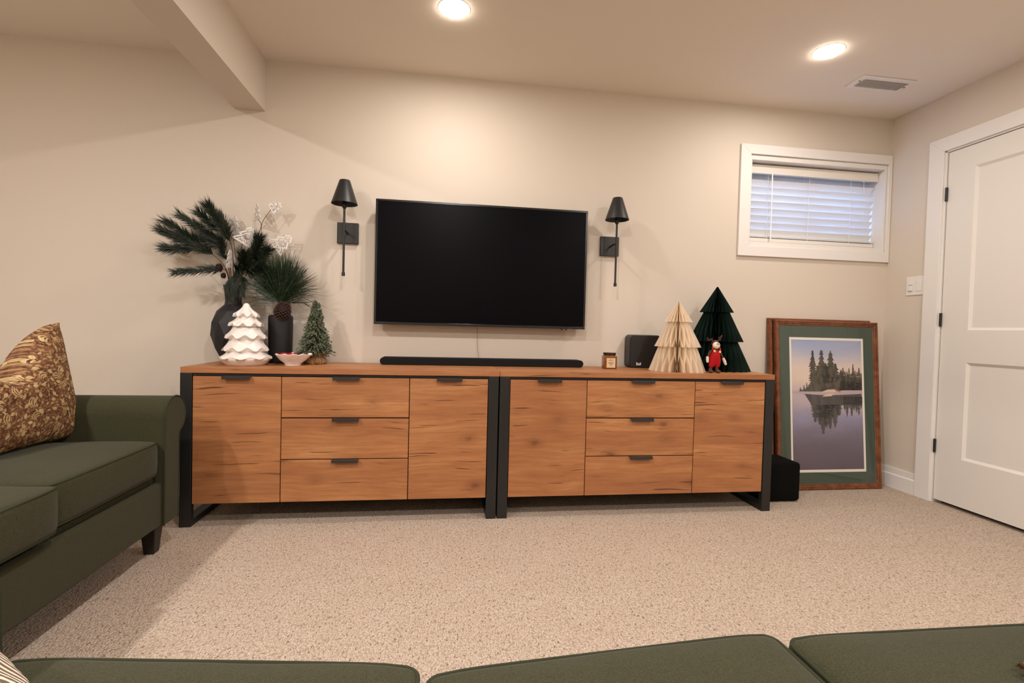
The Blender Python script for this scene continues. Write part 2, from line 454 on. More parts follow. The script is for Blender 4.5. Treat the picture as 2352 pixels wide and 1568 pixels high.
# door: slab, jamb and casing
dr = bpy.data.objects.new('door_1', None); COL.objects.link(dr); dr.location = (XR, DY0, 0); struct(dr)
mb = MB()   # local: x outwards into the room is negative, y runs from the hinge side (0) to -0.762
y1 = DY1 - DY0
PN = [(.288, .836), (1.018, 1.930)]
st = .150
f = .004
def slab(mb):
    x0, x1 = f, f + .035
    mb.box((x0, -st, .0214), (x1, -.003, DZ - .002)); mb.box((x0, y1 + .003, .0214), (x1, y1 + st, DZ - .002))
    zs = [.0214, PN[0][0], PN[0][1], PN[1][0], PN[1][1], DZ - .002]
    for a, b in ((0, 1), (2, 3), (4, 5)): mb.box((x0, y1 + st, zs[a]), (x1, -st, zs[b]))
    for z0, z1 in PN:
        ya, yb = y1 + st, -st; s_ = .014; d = .011
        o = [(x0, ya, z0), (x0, yb, z0), (x0, yb, z1), (x0, ya, z1)]
        i = [(x0 + d, ya + s_, z0 + s_), (x0 + d, yb - s_, z0 + s_), (x0 + d, yb - s_, z1 - s_), (x0 + d, ya + s_, z1 - s_)]
        mb.add(o + i, [(0, 1, 5, 4), (1, 2, 6, 5), (2, 3, 7, 6), (3, 0, 4, 7), (4, 5, 6, 7)])
    return mb
slab(mb).build('door_slab', m_door, dr)
for hz in (1.809, 1.078, .336):
    MB().tube([(-.004, -.003, hz - .039), (-.004, -.003, hz + .039)], .0068, 12).build('hinge', m_blackmetal, dr, smooth=True)
jm = MB()
jm.box((-.004, .002, 0), (.12, .0195, DZ + .018)).box((-.004, y1 - .0195, 0), (.12, y1 - .002, DZ + .018)).box((-.004, y1 - .0195, DZ + .002), (.12, .0195, DZ + .0195))
jm.box((.045, -.012, 0), (.06, .002, DZ)).box((.045, y1 - .002, 0), (.06, y1 + .012, DZ)).box((.045, y1, DZ - .012), (.06, 0, DZ + .002))
jm.build('jamb', m_trim, dr, bevel=.0008)
cs = MB(); c0, c1 = .010, .0992
def casing(cs, a, b, z0, z1):
    cs.box((-.018, a, z0), (0, b, z1))
zt0, zt1 = DZ + .010, DZ + .0902
cs.prism([(c0, 0), (c1, 0), (c1, zt1), (c0, zt0)], -.018, -.0005, 'x').prism([(y1 - c0, 0), (y1 - c0, zt0), (y1 - c1, zt1), (y1 - c1, 0)], -.018, -.0005, 'x')
cs.prism([(c1, zt1), (y1 - c1, zt1), (y1 - c0, zt0), (c0, zt0)], -.018, -.0005, 'x')
cs.build('casing', m_trim, dr, bevel=.0015)
MB().box((.10, y1, 0), (.118, 0, DZ)).build('door_shade_sheet', m_gap_shade, dr)  # sheet behind the slab; its black colour stands in for darkness beyond

# window 1: casing, jamb, vinyl frame, glass
wn = bpy.data.objects.new('window_1', None); COL.objects.link(wn); struct(wn)
cs = MB()
ox0, ox1, oz0, oz1, ix0, ix1, iz0, iz1 = 1.818, XR - .003, 1.4595, 2.1558, 1.886, 2.864, 1.5215, 2.097
for poly in ([(ox0, oz0), (ix0, iz0), (ix0, iz1), (ox0, oz1)], [(ox1, oz0), (ox1, oz1), (ix1, iz1), (ix1, iz0)],
             [(ox0, oz1), (ix0, iz1), (ix1, iz1), (ox1, oz1)], [(ox0, oz0), (ox1, oz0), (ix1, iz0), (ix0, iz0)]):
    cs.prism(poly, -.018, -.0005)
cs.build('window_casing', m_trim, wn, bevel=.0015)
jm = MB()
jm.box((WX0, -.004, WZ0), (1.902, .16, WZ1)).box((2.850, -.004, WZ0), (WX1, .16, WZ1))
jm.box((1.902, -.004, 2.066), (2.850, .16, WZ1)).box((1.902, -.004, WZ0), (2.850, .16, 1.553))
jm.build('window_jamb', m_trim, wn, bevel=.001)
fr = MB()
for a, b in (((1.902, .128, 1.553), (1.945, .16, 2.066)), ((2.807, .128, 1.553), (2.85, .16, 2.066)), ((1.945, .128, 1.553), (2.807, .16, 1.60)), ((1.945, .124, 1.950), (2.807, .16, 2.066)), ((2.36, .132, 1.60), (2.395, .156, 1.95))):
    fr.box(a, b)
fr.build('window_frame', m_vinyl, wn, bevel=.002)
MB().box((1.945, .142, 1.60), (2.807, .147, 1.95)).build('window_pane', m_glass, wn)
# the corrugated window well outside
mb = MB(); n = 60; vs = []
for k in range(n + 1):
    a = PI * k / n
    for j in range(33):
        z = 1.15 + 1.1 * j / 32; r = .62 + .012 * math.sin(j * PI / 2.0)
        vs.append((2.375 - r * math.cos(a), .22 + r * .8 * math.sin(a), z))
mb.add(vs, [(k * 33 + j, (k + 1) * 33 + j, (k + 1) * 33 + j + 1, k * 33 + j + 1) for k in range(n) for j in range(32)])
o = mb.build('window_well', m_galv, smooth=True)
sol = o.modifiers.new('sol', 'SOLIDIFY'); sol.thickness = .004
o.name = 'trim_3'; struct(o)
struct(MB().box((1.75, .22, 1.12), (3.0, .75, 1.15)).build('trim_4', mat('gravel', (.35, .34, .33), .9)))

# window blind
bl = thing('window_blind', 'white horizontal slat blind hanging inside the small basement window', 'blind', (2.374, .05, 2.066))
def L(x, y, z): return (x - 2.374, y - .05, z - 2.066)
MB().box(L(1.905, .045, 2.000), L(2.846, .052, 2.056)).build('valance', m_valance, bl, bevel=.0015)
MB().box(L(1.908, .060, 2.014), L(2.844, .110, 2.056)).build('head_rail', m_valance, bl, bevel=.0015)
SY = .088
def slat_mesh(z, ang, nm='slat'):
    mb = MB(); w = .050; n = 8; vs = []
    for sx in (1.910, 2.842):
        for side in (1, -1):
            for k in range(n + 1):
                q = -w / 2 + w * k / n
                cr = .0022 * (1 - (2 * q / w) ** 2) + side * .0014
                vs.append(L(sx, SY + q * math.cos(ang) + cr * math.sin(ang), z - q * math.sin(ang) + cr * math.cos(ang)))
    m = n + 1; fs = []
    for k in range(n):
        fs.append((k, k + 1, 2 * m + k + 1, 2 * m + k)); fs.append((m + k, 3 * m + k, 3 * m + k + 1, m + k + 1))
    fs += [(0, 2 * m, 3 * m, m), (n, m + n, 3 * m + n, 2 * m + n), tuple(range(m)) + tuple(range(2 * m - 1, m - 1, -1)), tuple(range(2 * m, 3 * m)) + tuple(range(4 * m - 1, 3 * m - 1, -1))]
    return mb.add(vs, fs).build(nm, m_blind, bl, smooth=True)
zt = [1.948 - .0455 * k for k in range(8)]
for z in zt: slat_mesh(z, math.radians(52))
for k, z in enumerate((1.6045, 1.6003, 1.5961)): slat_mesh(z, math.radians(4))
MB().box(L(1.908, SY - .027, 1.566), L(2.844, SY + .027, 1.591)).build('bottom_rail', m_valance, bl, bevel=.004)
MB().tube([L(2.071, .036, 2.0), L(2.073, .034, 1.575)], .0042, 8).build('tilt_wand', m_blind, bl, smooth=True)
for x in (2.062, 2.356, 2.66):
    MB().tube([L(x, SY - .026, 2.014), L(x, SY - .028, 1.8), L(x + .001, SY - .026, 1.58)], .0010, 5).build('ladder_cord', m_blind, bl)
    MB().tube([L(x, SY + .026, 2.014), L(x, SY + .026, 1.58)], .0010, 5).build('ladder_cord', m_blind, bl)
MB().tube([L(2.735, .04, 2.0), L(2.738, .042, 1.93), L(2.742, .045, 1.96)], .0012, 5).build('pull_cord', m_blind, bl)

# ------------------------------------------------------------------ lamps
def area(x, y, z, parent=None, w=LAMP_W):
    ld = bpy.data.lights.new('downlight_beam', 'AREA'); ld.shape = 'DISK'; ld.size = .115; ld.energy = w; ld.color = LAMP_COL
    lo = bpy.data.objects.new('downlight_beam', ld); COL.objects.link(lo); lo.location = (x, y, z)
    if parent: lo.parent = parent
def downlight(x, y, label, w=LAMP_W):
    o = thing('recessed_downlight', label, 'ceiling light', (x, y, ROOM_H), group='recessed ceiling downlights')
    MB().lathe([(.0675, -.0005), (.0730, -.0005), (.0722, -.0014), (.0680, -.0016)], 48, cap=False).build('trim_ring', m_trim, o, smooth=True)
    MB().lathe([(.067, -.001)] + [(.067 * math.cos(a * PI / 16), -.001 - .017 * math.sin(a * PI / 16)) for a in range(1, 8)] + [(.001, -.018)], 40).build('lens', m_lens, o, smooth=True)
    area(0, 0, -.0195, o, w)
downlight(.014, -.615, 'round recessed ceiling light glowing at the top edge above the television')
downlight(1.889, -.618, 'round recessed ceiling light glowing beside the ceiling vent', LAMP_W * .84)
for x, y in ((.014, -2.05), (1.889, -2.05), (-1.90, -2.05), (.014, -3.5), (1.889, -3.5), (-1.90, -3.5)):
    area(x, y, ROOM_H - .004, w=LAMP_BACK * (1.6 if x < -1 else (.95 if x > 1 else 1.08)))

# ceiling vent
cv = thing('ceiling_vent', 'white slotted air vent screwed to the ceiling near the right corner', 'vent', (2.41, -.39, ROOM_H))
MB().box((-.165, -.066, -.005), (.165, .066, -.0005)).build('face_plate', m_trim, cv, bevel=.002)
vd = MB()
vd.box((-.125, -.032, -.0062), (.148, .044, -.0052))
vd.build('vent_shade_panel', mat('vent_shadow', (.30, .27, .25), .8), cv)  # solid panel; its grey stands in for shade between the louvres
for k in range(24):
    x = -.121 + k * .0115
    Mx = Matrix.Translation((x, .006, -.0085)) @ Matrix.Rotation(math.radians(-20), 4, 'Y')
    MB().box((-.0048, -.038, -.0006), (.0048, .038, .0006), Mx).build('louvre', m_trim, cv)
for x, y in ((-.142, -.012), (.158, .006)):
    MB().lathe([(.004, -.0075), (.004, -.005)], 12, c=(x, y, 0)).build('screw', m_plastic_black, cv)

# double switch plate on the right wall
sw = thing('light_switch', 'white double switch plate beside the door casing', 'switch', (XR, -.2095, 1.291))
MB().box((-.006, -.058, -.058), (-.0003, .058, .058)).build('wall_plate', m_trim, sw, bevel=.002)
MB().box((-.0085, .0095, -.034), (-.006, .0415, .034)).build('switch_frame', m_door, sw, bevel=.001)
MB().box((-.013, .013, .006), (-.0085, .038, .029), Matrix.Rotation(math.radians(0), 4, 'Y')).box((-.0155, .013, -.031), (-.0085, .038, -.004)).build('dimmer_button', m_trim, sw, bevel=.0015)
MB().box((-.009, -.043, -.034), (-.006, -.011, .034)).build('rocker_switch', m_trim, sw, bevel=.001)

# ------------------------------------------------------------------ sideboards
def sideboard(x0, x1, fronts, label):
    """fronts: three (xa, xb) spans - door, drawers, door; world x"""
    y0 = -.4494
    t_ = thing('sideboard', label, 'sideboard', (x0, y0, 0), group='matching oak sideboards standing end to end')
    Wd = x1 - x0; D = .4494 - .020
    MB().box((0, 0, .7195), (Wd, D, .7468)).build('top', m_wood, t_, bevel=.0012)
    xs = [(a - x0, b - x0) for a, b in fronts]
    la, lb = xs[0][0] - .003, xs[2][1] + .003
    mb = MB().box((la, .022, .108), (lb, D - .01, .700)); mb.box((la, .004, .7075), (lb, D - .01, .7192))
    mb.box((la, .03, .69), (lb, D - .01, .7192))
    mb.build('carcass', m_gap_shade, t_)  # body plus filler strip under the top, coloured as the recess shade
    MB().box((la, .0225, .1035), (lb, D - .01, .1085)).build('base_board', m_gap_shade, t_)
    for xa in (la - .0505, lb + .0005):
        mb = MB(); a, b = xa, xa + .050
        mb.box((a, 0, 0), (b, .030, .7190)).box((a, D - .030, 0), (b, D, .7190)).box((a, .030, 0), (b, D - .030, .030))
        mb.build('leg_frame', m_blackmetal, t_, bevel=.0012)
    def front(name, a, b, z0, z1):
        p = MB().box((a, .0035, z0), (b, .0215, z1)).build(name, m_wood, t_, bevel=.0012)
        c = (a + b) / 2
        h = MB().box((c - .062, -.016, z1 + .0005), (c + .062, .018, z1 + .0030)).box((c - .062, -.0185, z1 - .0115), (c + .062, -.016, z1 + .0030))
        h.build('handle', m_handle, p, bevel=.0008)
    front('door', xs[0][0], xs[0][1], .1075, .7045)
    front('door', xs[2][0], xs[2][1], .1075, .7045)
    for z0, z1 in ((.1075, .3085), (.3130, .5070), (.5125, .7045)): front('drawer', xs[1][0] + .0008, xs[1][1] - .0008, z0, z1)
    return t_
m_handle = mat('dark_bronze_handle', (.040, .033, .030), .42, .3)
sideboard(-1.197, .2833, ((-1.1440, -.7575), (-.7545, -.1615), (-.1585, .2245)), 'oak sideboard on black metal legs at the left under the ceramic tree')
sideboard(.2850, 1.7877, ((.3385, .7355), (.7385, 1.3295), (1.3325, 1.7340)), 'oak sideboard on black metal legs at the right under the paper trees')
TOP = .7468

# ------------------------------------------------------------------ television, sound bar, sconces
tx0, tx1, tz0, tz1 = -.3856, .8177, .9676, 1.6572
tv = thing('television', 'large flat black television mounted on the wall between two sconces', 'television', ((tx0 + tx1) / 2, 0, tz0))
hw, hh = (tx1 - tx0) / 2, tz1 - tz0
MB().box((-hw, -.092, 0), (hw, -.048, hh)).build('housing', m_bezel, tv, bevel=.003)
mb = MB(); bz = .012
o = [(-hw, -.095, 0), (hw, -.095, 0), (hw, -.095, hh), (-hw, -.095, hh)]
for a, b in (((-hw, 0), (hw, .014)), ((-hw, hh - bz), (hw, hh)), ((-hw, .014), (-hw + bz, hh - bz)), ((hw - bz, .014), (hw, hh - bz))):
    mb.box((a[0], -.0965, a[1]), (b[0], -.090, b[1]))
mb.build('bezel', m_bezel, tv, bevel=.0015)
MB().box((-hw + bz, -.0935, .014), (hw - bz, -.0915, hh - bz)).build('screen', m_screen, tv)
MB().box((-.22, -.048, .16), (.22, -.0005, .52)).build('wall_mount', m_plastic_black, tv, bevel=.003)
sn = MB().box((.462, -.096, -.008), (.496, -.082, .001)).build('sensor', m_plastic_black, tv, bevel=.002)
MB().box((.474, -.0966, -.006), (.480, -.0955, -.003)).build('standby_light', m_led, sn)

cb = MB().tube([(.193, -.05, .966), (.193, -.012, .93), (.196, -.010, .86), (.203, -.010, .80), (.204, -.03, .775)], .0013, 6)
tag(cb.build('cable', mat('grey_cable', (.20, .19, .17), .6), smooth=True), 'thin grey cable hanging from the television down behind the sound bar', 'cable')

sb = thing('soundbar', 'long slim black soundbar with rounded ends under the television', 'soundbar', (.229, -.105, TOP))
prof = []
h2, r = .5715, .0205
for k in range(17): a = -PI / 2 + PI * k / 16; prof.append((h2 - r + r * math.cos(a), .021 + r * math.sin(a)))
for k in range(17): a = PI / 2 + PI * k / 16; prof.append((-h2 + r + r * math.cos(a), .021 + r * math.sin(a)))
MB().prism(prof, -.045, .045).build('body', m_cloth_black, sb, bevel=.003)
for x in (-.36, .36): MB().box((x - .04, -.035, 0), (x + .04, .035, .0015)).build('rubber_foot', m_plastic_black, sb)

def sconce(x, label):
    """x of the stem"""
    yS = -.112
    s = thing('wall_sconce', label, 'wall lamp', (x, 0, 1.224), group='black wall sconces flanking the television')
    return s
def sconce_parts(s, px_):
    y = -.112
    MB().box((px_ - .0575, -.021, .191), (px_ + .0575, -.0004, .307)).build('wall_plate', m_blackmetal, s, bevel=.002)
    MB().tube([(px_, -.020, .245), (px_ * .6, -.055, .250), (0, y + .004, .250)], .0055, 10).build('arm', m_blackmetal, s, smooth=True)
    MB().tube([(0, y, .004), (0, y, .380)], .0058, 12).build('stem', m_blackmetal, s, smooth=True)
    MB().lathe([(.0085, 0), (.0088, .002), (.0088, .018), (.0085, .020)], 16, c=(0, y, 0)).build('end_cap', m_blackmetal, s, smooth=True)
    MB().lathe([(.006, .362), (.0115, .370), (.0115, .392), (.009, .400), (.009, .470)], 20, c=(0, y, 0)).build('socket', m_blackmetal, s, smooth=True)
    o = MB().lathe([(.069, .388), (.0285, .513), (.026, .516), (.001, .5165), (.001, .514), (.025, .5135), (.027, .511), (.0665, .3885)], 56, c=(0, y, 0), cap=False).build('lamp_shade', m_blackmetal, s, smooth=True, angle=60)
s1 = sconce(-.5485, 'black metal wall sconce left of the television'); sconce_parts(s1, .002)
s2 = sconce(.9885, 'black metal wall sconce right of the television'); sconce_parts(s2, -.008)

# ------------------------------------------------------------------ sofas
def inset_loop(a, b, z, r, dz=0, n=6):
    """rounded rectangle loop in x-y"""
    pts = []
    for cx_, cy_, a0 in ((b[0] - r, a[1] + r, -PI / 2), (b[0] - r, b[1] - r, 0), (a[0] + r, b[1] - r, PI / 2), (a[0] + r, a[1] + r, PI)):
        for k in range(n + 1):
            q = a0 + PI / 2 * k / n; pts.append((cx_ + r * math.cos(q), cy_ + r * math.sin(q), z))
    return pts + [pts[0]]
def seat_cushion(parent, x0, x1, y0, y1, z0, z1, skew=0):
    cx_ = (x0 + x1) / 2
    def warp(x, y):
        u_ = abs(2 * (x - x0) / (x1 - x0) - 1); f_ = 1 - (y - y0) / (y1 - y0)
        return y + skew * (x - cx_) * f_ + .012 * u_ ** 9 * f_ ** 2
    zc = (z0 + z1) / 2
    def shp(p, u, v, w):
        k = (1 - (2 * u - 1) ** 4) * (1 - (2 * v - 1) ** 4)
        up_ = (p.z - zc) / (z1 - zc)
        p = p.copy(); p.z += up_ * k * .018
        bul = .010 * (1 - (2 * u - 1) ** 4) * (1 - (2 * w - 1) ** 2)
        p.y -= bul if v < .1 else 0
        p.z += .0035 * noise.noise(Vector((p.x * 7, p.y * 7, parent.location.x))) * max(up_, 0)
        p.y = warp(p.x, p.y)
        return p
    c = MB().rbox((x0, y0, z0), (x1, y1, z1), .020, (20, 16, 4), shp).build('seat_cushion', m_green, parent, smooth=True, angle=80)
    for z in (z1 - .0050, z0 + .0050):
        lp = []
        raw = inset_loop((x0 + .0050, y0 + .0050), (x1 - .0050, y1 - .0050), z, .018)
        for pa, pb in zip(raw[:-1], raw[1:]):
            k_ = max(1, int((Vector(pb) - Vector(pa)).length / .03)); lp += [Vector(pa).lerp(Vector(pb), j / k_) for j in range(k_)]
        lp.append(Vector(raw[-1])); lp = [Vector((p.x, warp(p.x, p.y), p.z)) for p in lp]
        MB().tube(lp, .0036, 8, cap=False).build('piping', m_pipe, c, smooth=True)
    return c
def scroll_profile(s):
    """outer side is +x for s=1; inner face at x=0"""
    pts = [(0, .13)]
    cx_, cz, r = .079, .567, .079
    for k in range(21):
        a = PI - (PI + .85) * k / 20
        pts.append((cx_ + r * math.cos(a), cz + r * math.sin(a)))
    pts += [(.112, .495), (.105, .48), (.103, .13)]
    return [(p[0] * s, p[1]) for p in pts]
def sofa(name, label, cat, loc, rz, inner, seats, depth=.60, base_y=.012, offs=None, backh=.84, group=None):
    """front faces local -y; inner seat width from x=0 to x=inner; seats: list of (x0, x1, front y, turn)"""
    s = thing(name, label, cat, loc, rz)
    D = .90
    MB().box((-.02, base_y, .13), (inner + .02, base_y + .03, .305)).box((-.02, base_y + .03, .14), (inner + .02, D - .02, .325)).build('base', m_green, s, bevel=.010, seg=3)
    for sd, x in ((-1, 0), (1, inner)):
        prof = [(x + a, z) for a, z in scroll_profile(sd)]
        arm = MB().prism(prof, 0, D).build('arm', m_green, s, bevel=.007, seg=3)
        MB().tube([(a, .001, z) for a, z in prof] , .0034, 6, cap=False).build('piping', m_pipe, arm, smooth=True)
    for (a, b, y, q) in seats:
        seat_cushion(s, a + .0006, b - .0006, y, depth + .06, .338, .474, q)
        w = b - a
        def shp(p, u, v, ww):
            p = p.copy(); k = (1 - (2 * u - 1) ** 4) * (1 - (2 * ww - 1) ** 4)
            p.y += (-1 if v < .5 else 1) * .02 * k + (p.z - .47) * .16
            return p
        bc = MB().rbox((a + .003, depth + .035, .478), (b - .003, depth + .165, backh), .035, (12, 4, 12), shp).build('back_cushion', m_green, s, smooth=True, angle=80)
    MB().prism([(depth + .20, .14), (D, .14), (D + .05, backh - .03), (D + .02, backh), (depth + .27, backh)], -.10, inner + .10, 'x').build('back', m_green, s, bevel=.02, seg=3)
    for lx, ly in ((-.052, .075), (inner + .052, .075), (-.052, D - .07), (inner + .052, D - .07)):
        vs = []
        for z, h in ((0, .020), (.135, .031)):
            vs += [(lx - h, ly - h, z), (lx + h, ly - h, z), (lx + h, ly + h, z), (lx - h, ly + h, z)]
        MB().add(vs, [(0, 3, 2, 1), (4, 5, 6, 7), (0, 1, 5, 4), (1, 2, 6, 5), (2, 3, 7, 6), (3, 0, 4, 7)]).build('leg', m_sofaleg, s, bevel=.003)
    return s
# loveseat: local x runs along world +y after a quarter turn; local origin = near inner arm face
sofa('loveseat', 'green upholstered loveseat with rolled arms beside the left sideboard', 'sofa', (-1.10, -1.862, 0), PI / 2, 1.105,
     [(0, .553, -.018, 0), (.553, 1.105, .012, 0)], depth=.56)
# the long sofa in front of the camera faces the television
sofa('sofa', 'long green sofa seen along the bottom edge facing the television', 'sofa', (1.105, -2.115, 0), PI, 1.715,
     [(0, .555, .058, -.02), (.558, 1.124, .058, .075), (1.125, 1.715, .022, -.125)], depth=.66)

# ------------------------------------------------------------------ pillows
def pillow(name, label, m, size, thick, Mx, chop=.0, group=None):
    n = 36; mb = MB(); idx = {}
    def P(i, j, s):
        u, v = 2 * i / n - 1, 2 * j / n - 1
        k = max(0, (1 - abs(u) ** 2.3) * (1 - abs(v) ** 2.3)) ** .55
        pin = 1 - .07 * (1 - u * u) * abs(v) ** 3; pinv = 1 - .07 * (1 - v * v) * abs(u) ** 3
        x = u * size[0] / 2 * pinv; z = v * size[1] / 2 * pin
        if chop:
            g = math.exp(-((u + .16) / .50) ** 2); z -= chop * g * max(0, (v + .35) / 1.35) ** 1.3
        y = s * thick / 2 * k
        if chop: y *= 1 - .35 * math.exp(-((u + .16) / .16) ** 2) * max(0, v)
        y += .008 * noise.noise(Vector((u * 3, v * 3, s * 2))) * k
        return (x, y, z + size[1] / 2)
    vs = []
    for s in (1, -1):
        for i in range(n + 1):
            for j in range(n + 1): vs.append(P(i, j, s))
    m_ = (n + 1)
    fs = []
    for s in (0, 1):
        for i in range(n):
            for j in range(n):
                q = [s * m_ * m_ + a for a in (i * m_ + j, (i + 1) * m_ + j, (i + 1) * m_ + j + 1, i * m_ + j + 1)]
                fs.append(tuple(q))
    mb.add(vs, fs)
    o = mb.build(name, m, smooth=True, angle=180)
    bm = bmesh.new(); bm.from_mesh(o.data); bmesh.ops.remove_doubles(bm, verts=bm.verts, dist=.0006); bmesh.ops.recalc_face_normals(bm, faces=bm.faces); bm.to_mesh(o.data); bm.free()
    o.matrix_world = Mx
    return tag(o, label, 'pillow', group)
# leans against the loveseat back; its face turned to +x
Mx = Matrix.Translation((-1.465, -.955, .478)) @ Matrix.Rotation(math.radians(90 - 3), 4, 'Z') @ Matrix.Rotation(math.radians(-11), 4, 'X')
pillow('throw_pillow', 'brown leaf-print throw pillow on the loveseat by its far arm', m_floral, (.56, .47), .17, Mx, chop=.20)
Mx = Matrix.Translation((-.435, -2.27, .505)) @ Matrix.Rotation(math.radians(-40), 4, 'Z') @ Matrix.Rotation(math.radians(66), 4, 'X')
pillow('throw_pillow', 'brown and cream striped pillow peeking into the bottom left corner', m_striped, (.40, .34), .12, Mx)
Mx = Matrix.Translation((.808, -2.550, .502)) @ Matrix.Rotation(math.radians(90), 4, 'Z') @ Matrix.Rotation(math.radians(66), 4, 'X')
pillow('throw_pillow', 'brown leaf-print pillow just peeking into the bottom right corner', m_floral, (.48, .44), .15, Mx)

# ------------------------------------------------------------------ subwoofer and framed prints
sw_ = thing('subwoofer', 'black cloth-covered subwoofer box on the carpet beside the right sideboard', 'subwoofer', (1.93, -.215, 0))
MB().rbox((-.125, -.115, .006), (.135, .095, .228), .018, (4, 4, 4)).build('body', m_sub, sw_, smooth=True, angle=80)
for x, y in ((-.11, -.10), (.09, -.10), (-.11, .05), (.09, .05)): MB().box((x, y, 0), (x + .03, y + .03, .008)).build('foot', m_plastic_black, sw_)

def moulding(o, w, h, fw=.036, d=.024):
    """carved frame moulding: stepped section swept round the rectangle; outer edge (0..w, 0..h), face towards -y"""
    sec = [(0, 0), (0, -d * .75), (.004, -d), (.010, -d), (.013, -d * .80), (.019, -d * .86), (.024, -d * .62), (.029, -d * .66), (fw, -d * .35), (fw, 0)]
    mb = MB(); n = len(sec); vs = []
    for cx_, cz, sx, sz in ((0, 0, 1, 1), (w, 0, -1, 1), (w, h, -1, -1), (0, h, 1, -1)):
        for a, y in sec: vs.append((cx_ + sx * a, y, cz + sz * a))
    fs = [(i * n + k, ((i + 1) % 4) * n + k, ((i + 1) % 4) * n + (k + 1) % n, i * n + (k + 1) % n) for i in range(4) for k in range(n)]
    mb.add(vs, fs).build('frame_moulding', m_frame, o)
def lean(y0, y1, h): return math.asin((y1 - y0) / h)
fh, fwid = 1.062, .727
fr1 = thing('framed_print', 'tall framed lake print in a green mat leaning in the corner, frontmost of two', 'picture', (2.0665, -.118, 0.001), rot=(-lean(-.118, -.030, fh), 0, 0), group='framed prints leaning in the corner')
moulding(fr1, fwid, fh)
MB().box((.03, -.0075, .03), (fwid - .03, -.001, fh - .03)).build('backing_board', m_plastic_black, fr1)
mz0, mz1, mx0, mx1 = .033, fh - .033, .033, fwid - .033
wx0, wx1, wz0, wz1 = .101, fwid - .101, .106, fh - .106
def ring(mb, o, i, y):
    (a0, a1, b0, b1), (c0_, c1_, d0, d1) = o, i
    mb.box((a0, y, b0), (c0_, y + .0012, b1)).box((c1_, y, b0), (a1, y + .0012, b1)).box((c0_, y, b0), (c1_, y + .0012, d0)).box((c0_, y, d1), (c1_, y + .0012, b1))
mb = MB(); ring(mb, (mx0, mx1, mz0, mz1), (wx0, wx1, wz0, wz1), -.0120); mb.build('mat_board', m_mat, fr1)
px0, px1, pz0, pz1 = wx0 + .014, wx1 - .014, wz0 + .016, wz1 - .016
mb = MB(); ring(mb, (wx0 - .002, wx1 + .002, wz0 - .002, wz1 + .002), (px0, px1, pz0, pz1), -.0105); mb.build('inner_mat', m_whitemat, fr1)
# the print: misty lake, stand of spruces and its reflection
pw, ph = px1 - px0, pz1 - pz0
m_pic = mat('print_sky_and_water', (.5, .5, .6), .3); t = NT(m_pic)
sp = t.n('SeparateXYZ', Vector=t.obj())
vz = t.math('DIVIDE', t.math('SUBTRACT', sp.outputs[2], pz0), ph)
vz2 = t.math('ADD', vz, t.math('MULTIPLY', t.math('SUBTRACT', t.noise(t.mapping(t.obj(), (4, 4, 9), (0, .6, 0)), 1.0, 4, .6), .5), .16))
t.color(t.ramp(vz2, [(.0, (.095, .073, .095)), (.16, (.125, .098, .130)), (.28, (.17, .145, .20)), (.40, (.27, .255, .38)), (.50, (.45, .38, .42)), (.585, (.50, .42, .45)),
                     (.605, (.58, .47, .45)), (.70, (.70, .56, .46)), (.80, (.68, .56, .50)), (.90, (.42, .44, .56)), (1.0, (.30, .36, .55))]))
m_spr = mat('print_spruce', (.05, .05, .035), .35); t = NT(m_spr)
t.color(t.ramp(t.noise(t.mapping(t.obj(), (60, 60, 22)), 1.0, 4), [(.35, (.030, .028, .020)), (.65, (.095, .080, .055))]))
m_refl = mat('print_reflection', (.06, .055, .05), .35); t = NT(m_refl)
t.color(t.ramp(t.noise(t.mapping(t.obj(), (90, 90, 8)), 1.0, 3), [(.35, (.045, .040, .038)), (.65, (.085, .072, .068))]))
m_rock = mat('print_rock', (.62, .48, .38), .4); m_rred = mat('print_red', (.55, .10, .06), .4); m_mist = mat('print_mist', (.44, .36, .38), .4)
pic = MB(); Y0 = -.0095
pic.add([(px0, Y0, pz0), (px1, Y0, pz0), (px1, Y0, pz1), (px0, Y0, pz1)], [(0, 1, 2, 3)])
def spruce(pic, cx_, base, h, w, mi, lvl=0, flip=1, left=1, right=1):
    pr = random.Random(int(cx_ * 9999)); L_, R_ = [], []
    n = 14 + pr.randrange(4)
    for k in range(n):
        f0 = k / n; f1 = (k + pr.uniform(.35, .75)) / n
        ww = w * (1 - f0) ** .62 * pr.uniform(.55, 1.2)
        L_ += [(cx_ - ww * left, base + flip * h * (f0 + .01)), (cx_ - ww * .5, base + flip * h * (f1 + .03))]
        R_ += [(cx_ + ww * right * pr.uniform(.8, 1.1), base + flip * h * (f0 + .01)), (cx_ + ww * .5, base + flip * h * (f1 + .03))]
    pts = [(cx_ - w * .3, base)] + L_ + [(cx_, base + flip * h)] + R_[::-1] + [(cx_ + w * .3, base)]
    pts = [(min(max(a, px0), px1), b) for a, b in pts]
    pic.cur = mi
    y = Y0 - .0003 - .0001 * lvl
    k0 = len(pts)
    # fan strips between left and right outlines
    vs = []; half = len(L_) + 2
    Lp = [pts[0]] + L_ + [(cx_, base + flip * h)]; Rp = [pts[-1]] + R_ + [(cx_, base + flip * h)]
    Lp = [(min(max(a, px0), px1), b) for a, b in Lp]; Rp = [(min(max(a, px0), px1), b) for a, b in Rp]
    for (a, b), (c, d) in zip(Lp, Rp): vs += [(a, y, b), (c, y, d)]
    pic.add(vs, [(2 * i, 2 * i + 1, 2 * i + 3, 2 * i + 2) for i in range(len(Lp) - 1)])
wl = pz0 + ph * .598
X = lambda u: px0 + pw * u
for u, hh_, w in ((.30, .315, .10), (.425, .318, .115), (.555, .312, .125)): spruce(pic, X(u), wl + .004, ph * hh_, pw * w, 1, 1)
